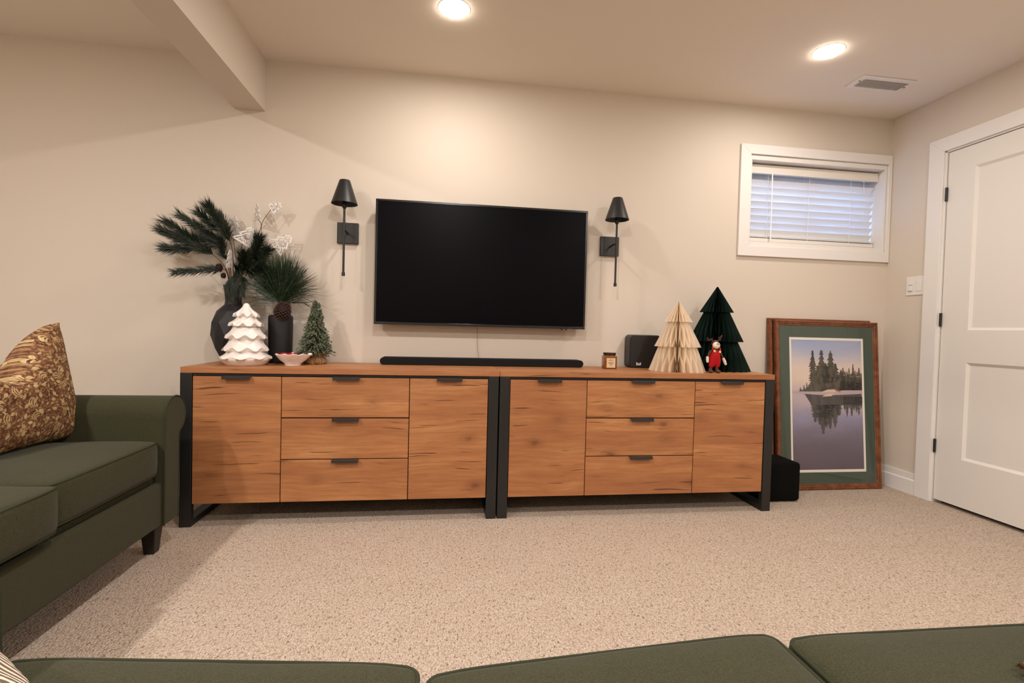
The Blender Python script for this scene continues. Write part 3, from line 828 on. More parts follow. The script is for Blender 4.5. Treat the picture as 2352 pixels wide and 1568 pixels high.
for u, hh_, w in ((.37, .20, .12), (.48, .22, .13), (.62, .215, .11), (.70, .17, .09), (.52, .19, .16), (.66, .13, .10)): spruce(pic, X(u), wl + .004, ph * hh_, pw * w, 1, 2)
for k in range(11):
    u = .70 + k * .029; spruce(pic, X(u), wl + .006, ph * (.14 + .045 * math.sin(k * 1.9) ** 2 + (.035 if k == 6 else 0)), pw * .045, 1, 3)
for u, hh_ in ((.17, .05), (.21, .07), (.12, .03), (.25, .045)): spruce(pic, X(u), wl + .002, ph * hh_, pw * .02, 1, 1)
pic.cur = 1
pic.add([(X(.08), Y0 - .0006, wl), (X(.98), Y0 - .0006, wl), (X(.98), Y0 - .0006, wl + ph * .07), (X(.70), Y0 - .0006, wl + ph * .09), (X(.30), Y0 - .0006, wl + ph * .045), (X(.16), Y0 - .0006, wl + ph * .016)], [(0, 1, 2, 3, 4, 5)])
pic.cur = 2
wr = wl - ph * .035
for u, hh_, w in ((.32, .20, .10), (.43, .29, .13), (.53, .25, .12), (.60, .24, .10), (.38, .22, .10), (.48, .24, .14), (.66, .15, .10)): spruce(pic, X(u), wr, ph * hh_, pw * w, 2, 1, -1)
for k in range(8): spruce(pic, X(.74 + k * .034), wr, ph * (.09 + .07 * math.sin(k * 1.3 + .5) ** 2), pw * .05, 2, 2, -1)
pic.cur = 2
pic.add([(X(.16), Y0 - .0005, wl - .004), (X(.99), Y0 - .0005, wl - .004), (X(.99), Y0 - .0005, wl - ph * .10), (X(.27), Y0 - .0005, wl - ph * .10)], [(0, 1, 2, 3)])
pic.cur = 5
pic.add([(X(0), Y0 - .0009, wl - ph * .012), (X(.5), Y0 - .0009, wl - ph * .028), (X(1), Y0 - .0009, wl - ph * .014), (X(1), Y0 - .0009, wl + ph * .014), (X(.72), Y0 - .0009, wl + ph * .012), (X(.6), Y0 - .0009, wl + ph * .002), (X(.3), Y0 - .0009, wl + ph * .001), (X(0), Y0 - .0009, wl + ph * .002)], [tuple(range(8))])
pic.cur = 3
pic.add([(X(.40), Y0 - .001, wl - .004), (X(.52), Y0 - .001, wl - .003), (X(.64), Y0 - .001, wl - .002), (X(.60), Y0 - .001, wl + ph * .020), (X(.50), Y0 - .001, wl + ph * .017)], [(0, 1, 2, 3, 4)])
pic.add([(X(.42), Y0 - .001, wl - ph * .038), (X(.55), Y0 - .001, wl - ph * .034), (X(.60), Y0 - .001, wl - ph * .012), (X(.50), Y0 - .001, wl - ph * .014)], [(0, 1, 2, 3)])
pic.cur = 4
pic.add([(X(.60), Y0 - .0012, wl + ph * .025), (X(.61), Y0 - .0012, wl + ph * .024), (X(.70), Y0 - .0012, wl - .001), (X(.66), Y0 - .0012, wl - .002)], [(0, 1, 2, 3)])
pic.build('lake_print', [m_pic, m_spr, m_refl, m_rock, m_rred, m_mist], fr1)
m_fglass = bpy.data.materials.new('picture_glass'); m_fglass.use_nodes = True
nt = m_fglass.node_tree; nt.nodes.clear()
o_ = nt.nodes.new('ShaderNodeOutputMaterial'); mx = nt.nodes.new('ShaderNodeMixShader'); tr = nt.nodes.new('ShaderNodeBsdfTransparent'); gl = nt.nodes.new('ShaderNodeBsdfGlossy'); 
gl.inputs['Roughness'].default_value = .03
mx.inputs[0].default_value = .022; nt.links.new(tr.outputs[0], mx.inputs[1]); nt.links.new(gl.outputs[0], mx.inputs[2]); nt.links.new(mx.outputs[0], o_.inputs[0])
MB().box((.034, -.0150, .034), (fwid - .034, -.0135, fh - .034)).build('glass', m_fglass, fr1)
fr2 = thing('framed_print', 'second wooden picture frame leaning behind the lake print, mostly hidden', 'picture', (2.040, -.085, 0.001), rot=(-lean(-.085, -.003, 1.073), 0, 0), group='framed prints leaning in the corner')
moulding(fr2, .724, 1.073)
MB().box((.03, -.008, .03), (.694, -.001, 1.04)).build('backing_board', m_mat, fr2)

# ------------------------------------------------------------------ ornaments on the left sideboard
# tall black facetted vase
vc = at(535, 800, -.118); S = ppm(vc)
vx = vc.x
va = thing('faceted_vase', 'tall matte black faceted vase behind the white ceramic tree', 'vase', (vx, -.118, TOP))
z_ = lambda y: (832 - y) / S
ringsv = [(.042, 0), (.055, .012), (.080, z_(800)), (.100, z_(770)), (.097, z_(742)), (.074, z_(716)), (.042, z_(700)), (.0385, z_(690)), (.043, z_(672)), (.049, z_(656))]
mb = MB(); n = 10; vs = []
for i, (r, z) in enumerate(ringsv):
    for k in range(n):
        a = 2 * PI * (k + .5 * (i % 2)) / n; rr = r * (1.04 if (k + i) % 3 else .95) if 0 < i < 7 else r
        vs.append((rr * math.cos(a), rr * math.sin(a), z))
fs = [tuple(range(n - 1, -1, -1))]
for i in range(len(ringsv) - 1):
    for k in range(n):
        k2 = (k + 1) % n
        if i % 2 == 0: fs += [(i * n + k, i * n + k2, (i + 1) * n + k), (i * n + k2, (i + 1) * n + k2, (i + 1) * n + k)]
        else: fs += [(i * n + k, i * n + k2, (i + 1) * n + k2), (i * n + k, (i + 1) * n + k2, (i + 1) * n + k)]
m0 = len(ringsv) * n
for r, z in ((.044, z_(656)), (.036, z_(690)), (.030, z_(700))):
    for k in range(n): vs.append((r * math.cos(2 * PI * (k + .5) / n), r * math.sin(2 * PI * (k + .5) / n), z))
last = (len(ringsv) - 1) * n
for k in range(n):
    k2 = (k + 1) % n
    fs.append((last + k, last + k2, m0 + k2, m0 + k))
    for j in range(2): fs.append((m0 + j * n + k, m0 + j * n + k2, m0 + (j + 1) * n + k2, m0 + (j + 1) * n + k))
mb.add(vs, fs).build('vase_body', m_vase, va)

# short-needled pine branches in that vase
NECK = Vector((vx, -.118, TOP + z_(668)))
def curve(pts, n=14):
    """Catmull-Rom through points"""
    P = [Vector(p) for p in pts]; P = [P[0] * 2 - P[1]] + P + [P[-1] * 2 - P[-2]]; out = []
    for i in range(1, len(P) - 2):
        for k in range(n):
            t_ = k / n; a, b, c, d = P[i - 1:i + 3]
            out.append(.5 * ((2 * b) + (c - a) * t_ + (2 * a - 5 * b + 4 * c - d) * t_ * t_ + (3 * b - a - 3 * c + d) * t_ ** 3))
    return out + [P[-2]]
def needles(mb, axis, start, count, ln, r, spread=.75, rr=rnd, tip=True, wall=1e9):
    m = len(axis)
    for k in range(count):
        f_ = start + (1 - start) * (rr.random() ** .85)
        i = min(int(f_ * (m - 1)), m - 2); fr_ = f_ * (m - 1) - i
        p = axis[i].lerp(axis[i + 1], fr_); T = (axis[i + 1] - axis[i]).normalized()
        N = T.orthogonal().normalized(); B = T.cross(N); a = rr.random() * 2 * PI
        s_ = spread * rr.uniform(.6, 1.15) * (1 - .40 * f_ ** 2 if tip else 1)
        d = (T + (N * math.cos(a) + B * math.sin(a)) * s_).normalized() + Vector((0, 0, -.06))
        e_ = p + d * ln * rr.uniform(.7, 1.15); e_.y = min(e_.y, wall); mb.spike(p, e_, r)
def branch(label, pts, start, count, ln, r=.0013, spread=.85, extra=None, name='pine_branch', grp='pine branches in the tall black vase', m=m_needle, cones=()):
    o = thing(name, label, 'branch', pts[0], group=grp)
    base = Vector(pts[0]); ax = curve([Vector(p) - base for p in pts])
    MB().tube(ax, [.0030 - .0018 * i / (len(ax) - 1) for i in range(len(ax))], 6).build('stem', m_twig, o, smooth=True)
    mb = MB(); needles(mb, ax, start, count, ln, r, spread, wall=-.006 - base.y)
    for e in (extra or []):
        e2 = curve([Vector(p) - base for p in e]); MB().tube(e2, .0016, 5).build('twig', m_twig, o, smooth=True)
        needles(mb, e2, .25, count // 2, ln, r, spread, wall=-.006 - base.y)
    mb.build('needles', m, o)
    for c, r_ in cones: small_cone(o, Vector(c) - base, r_)
    return o
def small_cone(o, c, r, axis=None):
    mb = MB(); q = random.Random(3)
    mb.ball(c, r * .62, 10, 8, (1, 1, 1.25))
    for k in range(60):
        f_ = (k + .5) / 60; ph = math.acos(1 - 2 * f_); th = k * 2.39996
        d = Vector((math.sin(ph) * math.cos(th), math.sin(ph) * math.sin(th), math.cos(ph)))
        p = c + Vector((d.x, d.y, d.z * 1.3)) * r * .6
        mb.spike(p, p + (d + Vector((0, 0, .5))).normalized() * r * .5, r * .16)
    mb.build('small_pinecone', m_cone, o)
Yv = -.205
A = lambda x, y, Y: at(x, y, min(Y + .075, -.045))
branch('dark pine branch reaching furthest left out of the tall vase', [NECK + Vector((-.01, 0, -.10)), A(524, 630, -.21), A(490, 585, -.22), A(440, 560, -.23), A(372, 528, -.24)], .50, 640, .074,
       extra=[[A(480, 578, -.22), A(440, 545, -.24), A(385, 512, -.26)], [A(470, 574, -.21), A(425, 572, -.20), A(385, 568, -.19)]])
branch('dark pine branch arching up left over the furthest one', [NECK + Vector((0, .01, -.10)), A(527, 600, -.20), A(512, 560, -.19), A(470, 530, -.19), A(418, 498, -.18)], .42, 520, .072,
       extra=[[A(520, 580, -.20), A(490, 560, -.17), A(455, 545, -.15)]])
branch('dark pine branch with the highest upright tip in the tall vase', [NECK + Vector((0, -.01, -.10)), A(535, 590, -.23), A(524, 545, -.24), A(500, 505, -.25), A(482, 478, -.26)], .42, 560, .074,
       extra=[[A(524, 545, -.23), A(490, 520, -.23), A(462, 492, -.23)], [A(529, 560, -.23), A(520, 525, -.20), A(505, 500, -.19)]], cones=[(A(524, 535, -.24), .010)])
branch('low pine branch pointing left with small cones at its base', [NECK + Vector((-.015, 0, -.08)), A(522, 628, -.24), A(500, 617, -.25), A(455, 620, -.26), A(408, 624, -.27)], .42, 380, .062,
       cones=[(A(503, 615, -.25), .020), (A(513, 633, -.25), .014)])
branch('small pine sprig standing up beside the white cut-outs', [NECK + Vector((0, 0, -.06)), A(524, 610, -.20), A(513, 585, -.20), A(508, 555, -.20)], .45, 220, .055)
branch('full dark pine branch leaning right from the tall vase', [NECK + Vector((.01, 0, -.08)), A(552, 635, -.22), A(572, 600, -.21), A(588, 570, -.20), A(594, 550, -.20)], .25, 800, .066, spread=1.25,
       extra=[[A(560, 620, -.22), A(590, 600, -.20), A(612, 575, -.18)], [A(556, 630, -.22), A(575, 625, -.25), A(600, 612, -.26)], [A(552, 640, -.22), A(558, 610, -.26), A(560, 585, -.28)]])
branch('drooping pine sprig hanging over the neck of the tall vase', [NECK + Vector((0, -.02, 0)), A(540, 630, -.26), A(545, 618, -.29), A(542, 640, -.31), A(538, 672, -.30)], .30, 560, .062, spread=.5,
       extra=[[A(545, 622, -.27), A(556, 640, -.29), A(556, 662, -.29)], [A(540, 622, -.27), A(530, 645, -.28), A(532, 668, -.28)]])

# white laser-cut trees on wire stems
TREE = [(0, 1), (.24, .70), (.11, .70), (.37, .37), (.18, .37), (.50, 0), (-.50, 0), (-.18, .37), (-.37, .37), (-.11, .70), (-.24, .70), (0, 1)]
INN = [[(-.30, .04), (-.12, .30), (.02, .05)], [(.06, .05), (.16, .28), (.30, .05)], [(-.16, .42), (-.04, .62), (.05, .40)], [(.10, .40), (.02, .66)], [(-.06, .72), (.04, .88)], [(-.20, .18), (.18, .20)]]
def strip(mb, a, b, w, th, X_, Z_, Y_, O):
    d = Vector((b[0] - a[0], b[1] - a[1])); l = d.length; d /= l; nn = Vector((-d.y, d.x)) * w / 2
    a2 = Vector(a) - d * w * .4; b2 = Vector(b) + d * w * .4
    q = [a2 + nn, b2 + nn, b2 - nn, a2 - nn]
    vs = [O + X_ * p.x + Z_ * p.y - Y_ * th / 2 for p in q] + [O + X_ * p.x + Z_ * p.y + Y_ * th / 2 for p in q]
    mb.add(vs, [(0, 1, 2, 3), (7, 6, 5, 4), (0, 4, 5, 1), (1, 5, 6, 2), (2, 6, 7, 3), (3, 7, 4, 0)])
def cutout(mb, O, X_, Z_, Y_, s):
    for a, b in zip(TREE[:-1], TREE[1:]): strip(mb, (a[0] * s, a[1] * s), (b[0] * s, b[1] * s), .0072, .003, X_, Z_, Y_, O)
    for l in INN:
        for a, b in zip(l[:-1], l[1:]): strip(mb, (a[0] * s, a[1] * s), (b[0] * s, b[1] * s), .0052, .003, X_, Z_, Y_, O)
    for cx_, cz, r in ((-.16, .10, .06), (.18, .10, .055), (.02, .48, .05)):
        ps = [(cx_ * s + r * s * math.cos(q * PI / 4), cz * s + r * s * math.sin(q * PI / 4)) for q in range(9)]
        for a, b in zip(ps[:-1], ps[1:]): strip(mb, a, b, .0038, .003, X_, Z_, Y_, O)
def pick(label, stem, basepx, Yd, ang, size, turn=0.0):
    """ang: lean of the cut-out from upright to the right, degrees; size in metres"""
    O = A(*basepx, Yd)
    o = thing('tree_pick', label, 'ornament', stem[0], group='white cut-out trees in the tall black vase')
    base = Vector(stem[0]); 
    q = math.radians(ang); tq = math.radians(turn)
    Xh = Vector((math.cos(tq), math.sin(tq), 0)); Yh = Vector((-math.sin(tq), math.cos(tq), 0)); Zh = Vector((0, 0, 1))
    X_ = Xh * math.cos(q) - Zh * math.sin(q); Z_ = Xh * math.sin(q) + Zh * math.cos(q)
    mb = MB(); cutout(mb, O - base, X_, Z_, Yh, size); mb.build('cut_out', m_whitewood, o)
    ax = curve([Vector(p) - base for p in stem] + [O - base + Z_ * .004])
    MB().tube(ax, .0016, 6).build('wire_stem', m_twig, o, smooth=True)
root = NECK + Vector((.008, .01, -.12))
pick('white cut-out tree on the highest curved stem, tilted right', [root, A(560, 620, -.19), A(596, 545, -.18), A(603, 510, -.17)], (623, 479), -.17, 62, .060, 10)
pick('white cut-out tree upright just left of the highest one', [root, A(558, 610, -.18), A(592, 540, -.17), A(600, 516, -.165)], (591, 503), -.165, -4, .082, -50)
pick('largest white cut-out tree, above the shorter black vase', [root, A(560, 640, -.18), A(590, 610, -.16), A(615, 590, -.155)], (631, 568), -.155, 52, .108, 8)
pick('grey-white cut-out tree in the middle of the pine branches', [root, A(550, 620, -.20), A(552, 590, -.20)], (556, 557), -.20, 30, .100, 30)
pick('pale cut-out tree behind the pine branches at the left', [root, A(545, 620, -.16), A(540, 580, -.13)], (534, 536), -.11, 8, .096, -15)
pick('narrow white cut-out tree low among the bare twigs', [root, A(540, 640, -.19), A(538, 625, -.185)], (534, 612), -.185, -12, .085, 70)

# white ceramic tree jar
tc = at(565, 800, -.285); S = ppm(tc); zc = lambda y: (839 - y) / S
ct = thing('ceramic_tree', 'white glazed ceramic tree jar with five wavy tiers', 'ornament', (tc.x, -.285, TOP))
def tree_part(prof, wavy):
    n = 108
    def rad(i, a, r):
        w = wavy.get(i, 0); return r * (1 + w * .050 * math.cos(9 * a + (.5 * (prof[i][1] * 40) // 1)))
    def zf(i, a, z):
        w = wavy.get(i, 0); return z - w * .0085 * math.cos(9 * a + (.5 * (prof[i][1] * 40) // 1))
    return MB().lathe(prof, n, rad, zf)
def tier(prof, wav, y0, r0, y1, r1, w=1.0, under=.8, uy=None):
    """skirt from (y0, r0) down and out to rim (y1, r1)"""
    for k in range(7):
        f_ = k / 6; prof.append(((r0 + (r1 - r0) * (f_ ** 1.25)) / S, zc(y0 + (y1 - y0) * (f_ ** .9)))); wav[len(prof) - 1] = w * f_ ** 2
    prof.append(((r1 - 1.0) / S, zc(y1 + 1.2))); wav[len(prof) - 1] = w
def under(prof, wav, y, r, w):
    prof.append((r / S, zc(y))); wav[len(prof) - 1] = w
P1, W1 = [(.5 / S, zc(697.3)), (3.2 / S, zc(697.8)), (5.5 / S, zc(700))], {}
tier(P1, W1, 702, 6.5, 725, 27, 1); under(P1, W1, 727, 21, .4)
tier(P1, W1, 729, 19.5, 746, 36, 1); under(P1, W1, 748.5, 30, .3); P1.append((27.5 / S, zc(751.8))); P1.append((1 / S, zc(751.8)))
tree_part(P1[::-1], {len(P1) - 1 - k: v for k, v in W1.items()}).build('lid', m_ceramic, ct, smooth=True, angle=70)
P2, W2 = [(1 / S, zc(752.6)), (27.5 / S, zc(752.6)), (28 / S, zc(753.2))], {}
tier(P2, W2, 754, 28.3, 774, 43, 1); under(P2, W2, 777, 37, .5)
tier(P2, W2, 781, 34, 802, 47.3, 1); under(P2, W2, 805, 42, .5)
tier(P2, W2, 808, 38, 821.5, 55, .55); under(P2, W2, 823, 54, .2)
for y, r in ((828, 50), (834, 44.5), (838, 41), (839, 39.5)): P2.append((r / S, zc(y)))
P2.append((1 / S, zc(839)))
tree_part(P2[::-1], {len(P2) - 1 - k: v for k, v in W2.items()}).build('jar_body', m_ceramic, ct, smooth=True, angle=70)

# black bottle vase with the long-needled pine bunch
bc = at(644, 800, -.115); S = ppm(bc); zb = lambda y: (834.0 - y) / S
bv = thing('bottle_vase', 'matte black cylindrical vase holding the long-needled pine and pinecone', 'vase', (bc.x, -.115, TOP))
MB().lathe([(.001, 0), (.052, 0), (.0575, .004), (.0585, .012), (26.2 / S, zb(740)), (26.2 / S, zb(730)), (25.4 / S, zb(727)), (23.5 / S, zb(725)), (9 / S, zb(724)), (8 / S, zb(722)), (8 / S, zb(713)), (9 / S, zb(711)), (6.5 / S, zb(711)), (6.2 / S, zb(730)), (.001, zb(731))], 64).build('vase_body', m_vase, bv, smooth=True, angle=50)
pb_base = Vector((bc.x, -.115, TOP + zb(714)))
pb = thing('pine_bunch', 'bushy bunch of long green pine needles in the cylindrical black vase', 'branch', pb_base)
MB().tube([(0, 0, -.03), (.002, -.005, .03), (.006, -.01, .09)], [.004, .004, .002], 8).build('stem', m_twig, pb, smooth=True)
mb = MB(); q = random.Random(11)
root_ = at(647, 695, -.125) - pb_base
tips = []
for k in range(1500):
    an = q.gauss(0, .62); an = max(-1.75, min(1.6, an)); el = q.uniform(-1, 1)
    ln = q.uniform(.62, 1.0) * (.290 - .030 * abs(an)) * (1.0 if an < .4 else .95)
    if abs(an) > 1.15: ln *= .9
    d = Vector((math.sin(an), -.10 - .32 * abs(el) if el < 0 else .16 * el, math.cos(an))).normalized()
    st_ = root_ + d * q.uniform(0, .085) + Vector((q.gauss(0, .008), q.gauss(0, .008), 0))
    L_ = ln * .80
    mid = st_ + d * L_ * .55 + Vector((0, 0, .008)); tip = st_ + d * L_ + Vector((0, 0, -.018 * abs(an)))
    # bent needle: two segments
    if tip.y + pb_base.y > -.006: tip.y = -.006 - pb_base.y; mid.y = min(mid.y, -.01 - pb_base.y)
    mb.tube([st_, mid], [.0009, .0008], 3, cap=False); mb.spike(mid, tip, .0008)
mb.build('needles', m_needle2, pb)
# large pinecone hanging in front of the vase neck
cc_ = at(650, 712, -.165); S2 = ppm(cc_)
pc = thing('pinecone', 'large brown pinecone propped against the neck of the cylindrical vase', 'pinecone', cc_)
mbt = MB(); mbb = MB(); mbb.ball((0, 0, 0), 14 / S2, 14, 10, (1, 1, 1.35))
for rw in range(13):
    f_ = rw / 12; zz = (21 - 42 * f_) / S2; rr_ = (6 + 13.5 * math.sin(PI * min(1, (1 - f_) * .62 + .22)) ** 1.0) / S2
    if f_ > .6: rr_ *= 1 - (f_ - .6) * .9
    nn = 11
    for k in range(nn):
        a = 2 * PI * (k + .5 * (rw % 2)) / nn
        d = Vector((math.cos(a), math.sin(a), -.25)); tn = Vector((-math.sin(a), math.cos(a), 0)); c = Vector((0, 0, zz))
        p0 = c + d * rr_ * .45; p1 = c + d * rr_ + Vector((0, 0, -.001))
        w = 3.1 / S2; h = 1.1 / S2
        vs = [p0 - tn * w * .4, p0 + tn * w * .4, p1 + tn * w - d * w * .3, p1 + d * w * .25, p1 - tn * w - d * w * .3]
        up_ = Vector((0, 0, h))
        V8 = [v - up_ * .5 for v in vs] + [v + up_ * .5 for v in vs]
        mbt.cur = 0; mbt.add(V8, [(4, 3, 2, 1, 0), (5, 6, 7, 8, 9), (0, 1, 6, 5), (1, 2, 7, 6), (4, 0, 5, 9)]); mbt.cur = 1; mbt.add(V8, [(2, 3, 8, 7), (3, 4, 9, 8)])
o = mbb.build('core', m_cone, pc, smooth=True); mbt.build('scales', [m_cone, m_conetip], pc)
pc.rotation_euler = (.10, .28, 0)

# red-lined bowl
rc = at(673, 830, -.262); S = ppm(rc)
bw = thing('bowl', 'small white leaf-edged ceramic bowl with a red glazed inside', 'bowl', (rc.x, -.262, TOP))
def rr2(i, a, r): return r * (1 + .055 * [0, 0, .2, .6, 1, 1, .7, .3, 0][min(i, 8)] * math.cos(5 * a) + (.10 * math.exp(-((a - 0) if a < PI else (2 * PI - a)) ** 2 * 6) if 3 < i < 6 else 0))
def zz2(i, a, z): return z + (.0025 * math.cos(10 * a) if 3 < i < 6 else 0)
sy = lambda y: (840.5 - y) / S
o = MB().lathe([(.001, 0), (17 / S, 0), (18 / S, sy(836)), (27 / S, sy(829)), (37 / S, sy(815)), (35 / S, sy(814))], 80, rr2, zz2, cap=True)
o.f.pop(); o.mi.pop()
o.build('bowl_body', m_ceramic, bw, smooth=True, angle=60)
o = MB().lathe([(35.2 / S, sy(813.8)), (34 / S, sy(816)), (26 / S, sy(827)), (15 / S, sy(833)), (.001, sy(834))], 80, lambda i, a, r: r * (1 + (.055 * math.cos(5 * a) if i < 2 else 0)), lambda i, a, z: z + (.0025 * math.cos(10 * a) if i < 1 else 0), cap=False)
o.build('red_lining', m_redglaze, bw, smooth=True, angle=60)
mb = MB(); mb.ball((37 / S, 0, sy(815)), 4.2 / S, 12, 8, (1.3, 1, .8)); mb.build('lip_knob', m_ceramic, bw, smooth=True)

# little frosted tree in burlap
fc = at(724, 820, -.15); S = ppm(fc)
zt_ = lambda y: (834.5 - y) / S
ft = thing('miniature_tree', 'small frosted artificial fir tree with its base wrapped in burlap', 'ornament', (fc.x, -.15, TOP))
MB().tube([(0, 0, zt_(815)), (0, 0, zt_(690))], [.006, .002], 8).build('trunk', m_twig, ft, smooth=True)
mb = MB(); mg = MB(); q = random.Random(5)
for k in range(560):
    f_ = q.random() ** .75; f_ = 1 - f_
    z = zt_(812) + (zt_(694) - zt_(812)) * f_
    a = q.random() * 2 * PI; R_ = (5 + 36 * (1 - f_) ** 1.0) / S * q.uniform(.75, 1.18)
    d = Vector((math.cos(a), math.sin(a), 0))
    p0 = Vector((0, 0, z + .012)) + d * R_ * .15; p1 = d * R_ + Vector((0, 0, z - .012 * (1 - f_) - .006))
    m_ = p0.lerp(p1, .5) + Vector((0, 0, .006))
    mb.tube([p0, m_, p1], [.0015, .0030, .0012], 5)
    for j in range(3):
        p = m_.lerp(p1, q.random()); dd = (d + Vector((q.uniform(-1, 1), q.uniform(-1, 1), q.uniform(-.6, .8)))).normalized()
        mb.spike(p, p + dd * .012, .0028)
    if q.random() < .35: mg.ball(m_.lerp(p1, q.random()) + d * .002 + Vector((0, 0, .002)), .0017, 6, 4)
for k in range(26):
    a = q.random() * 6.28; z = zt_(708) + q.random() * .03; mb.spike((0, 0, z), (math.cos(a) * .010, math.sin(a) * .010, z + .016), .002)
mb.build('foliage', m_frost, ft, smooth=True); mg.build('frost_beads', m_glit, ft, smooth=True)
def rb(i, a, r): return r * (1 + .07 * math.sin(7 * a + i) + .04 * math.sin(13 * a + 2 * i))
MB().lathe([(.001, 0), (22 / S, 0), (25 / S, .006), (25.5 / S, .018), (22 / S, .032), (15 / S, .042), (27 / S, .052), (33 / S, .058), (30 / S, .057), (13 / S, .045), (.001, .045)], 60, rb).build('burlap_wrap', m_burlap, ft, smooth=True, angle=80)
mb = MB()
for k in range(34):
    a = q.random() * 6.28; r0 = q.uniform(22, 27) / S; d = Vector((math.cos(a), math.sin(a), 0))
    p = d * r0 + Vector((0, 0, q.uniform(.03, .058))); mb.tube([p, p + d * .008 + Vector((0, 0, -.012)), p + d * .010 + Vector((q.uniform(-.01, .01), 0, -.028))], .0006, 4)
mb.tube([(26 / S * math.cos(a / 10 * 6.283) * .62, 26 / S * math.sin(a / 10 * 6.283) * .62, .042) for a in range(11)], .0016, 5)
mb.build('twine', m_straw, ft)

# ------------------------------------------------------------------ ornaments on the right sideboard
# amber jar candle
kc = at(1399, 840, -.178); S = ppm(kc); K = lambda y: (847.0 - y) / S
cn = thing('jar_candle', 'small square amber glass jar candle with a dark lid and kraft label', 'candle', (kc.x, -.178, TOP), rz=math.radians(-3))
hw_ = 14.3 / S
MB().rbox((-hw_, -hw_, .0005), (hw_, hw_, K(817)), .006, (2, 2, 2)).build('glass_jar', m_amber, cn, smooth=True, angle=80)
MB().lathe([(.001, K(818)), (13.2 / S, K(818)), (13.2 / S, K(815)), (.001, K(815))], 40).build('glass_neck', m_amber, cn, smooth=True)
MB().lathe([(.001, K(815.5)), (14.4 / S, K(815.5)), (14.6 / S, K(815)), (14.6 / S, K(811)), (14 / S, K(810.3)), (.001, K(810.3))], 48).build('lid', m_lid, cn, smooth=True)
lb = MB().box((-10 / S, -hw_ - .0008, K(844)), (10 / S, -hw_ - .0001, K(822.5))).build('paper_label', m_label, cn)
mb = MB(); yl = -hw_ - .0012
def bar(u0, u1, y0, h): mb.box((u0 / S, yl, K(y0 + h)), (u1 / S, yl + .0004, K(y0)))
arc = [(4.6 * math.cos(PI - k * PI / 10), 828.6 - 3.2 * math.sin(PI - k * PI / 10)) for k in range(11)]
for a, b in zip(arc[:-1], arc[1:]):
    strip(mb, (a[0] / S, K(a[1])), (b[0] / S, K(b[1])), .0011, .0004, Vector((1, 0, 0)), Vector((0, 0, 1)), Vector((0, 1, 0)), Vector((0, yl, 0)))
for a, b in (((-3.5, 829), (-1.5, 827)), ((-1.5, 827), (0, 828.6)), ((0, 828.6), (1.7, 826.8)), ((1.7, 826.8), (3.6, 829))):
    strip(mb, (a[0] / S, K(a[1])), (b[0] / S, K(b[1])), .0008, .0004, Vector((1, 0, 0)), Vector((0, 0, 1)), Vector((0, 1, 0)), Vector((0, yl, 0)))
q = random.Random(2)
x = -6.2
while x < 6: w = q.uniform(.7, 1.2); bar(x, x + w, 832.6 - q.uniform(0, .5), 1.7); x += w + .35
x = -2.6
while x < 2.4: w = q.uniform(.6, 1.0); bar(x, x + w, 835.6, 1.4); x += w + .35
bar(-3.5, 3.2, 839, .35)
mb.build('label_print', m_labelink, lb)

# wireless box with its logo
rx0, rx1 = at(1446, 800, -.105).x, at(1446, 800, -.105).x + .195
S = ppm((rx0, -.13, .8)); Rz = lambda y: (845.5 - y) / S
ro = thing('wifi_router', 'black rounded wifi box with a white logo behind the cream paper tree', 'router', ((rx0 + rx1) / 2, -.105, TOP))
w2 = (rx1 - rx0) / 2; hR = Rz(768.5)
def rrect(w, z0, z1, r, ch=0):
    pts = []
    for cx_, cz, a0 in ((w - r, z0 + r, -PI / 2), (w - r, z1 - r, 0), (-w + r, z1 - r, PI / 2), (-w + r, z0 + r, PI)):
        for k in range(9): a = a0 + PI / 2 * k / 8; pts.append((cx_ + r * math.cos(a), cz + r * math.sin(a)))
    return pts
MB().prism(rrect(w2, 0, hR, .026), 0, .085).build('case', m_plastic_black, ro, bevel=.004, seg=3)
MB().prism(rrect(w2 - .006, .006, hR - .004, .022), -.003, .002).build('front_panel', mat('satin_black_panel', (.010, .008, .008), .5), ro, bevel=.001)
fc_ = bpy.data.curves.new('logo', 'FONT'); fc_.body = 'Bell'; fc_.size = .0235; fc_.extrude = .0004; fc_.offset = .0003; fc_.space_character = .92
fo = bpy.data.objects.new('logo_tmp', fc_); COL.objects.link(fo)
bpy.context.view_layer.update()
me = bpy.data.meshes.new_from_object(fo.evaluated_get(bpy.context.evaluated_depsgraph_get())); bpy.data.objects.remove(fo)
lg = bpy.data.objects.new('logo', me); me.materials.clear(); me.materials.append(m_logo); COL.objects.link(lg); lg.parent = ro
bx = at(1460.5, 838, -.108)
lg.rotation_euler = (PI / 2, 0, 0); lg.location = (bx.x - (rx0 + rx1) / 2, -.0036, .0165)
lg.name = 'logo'

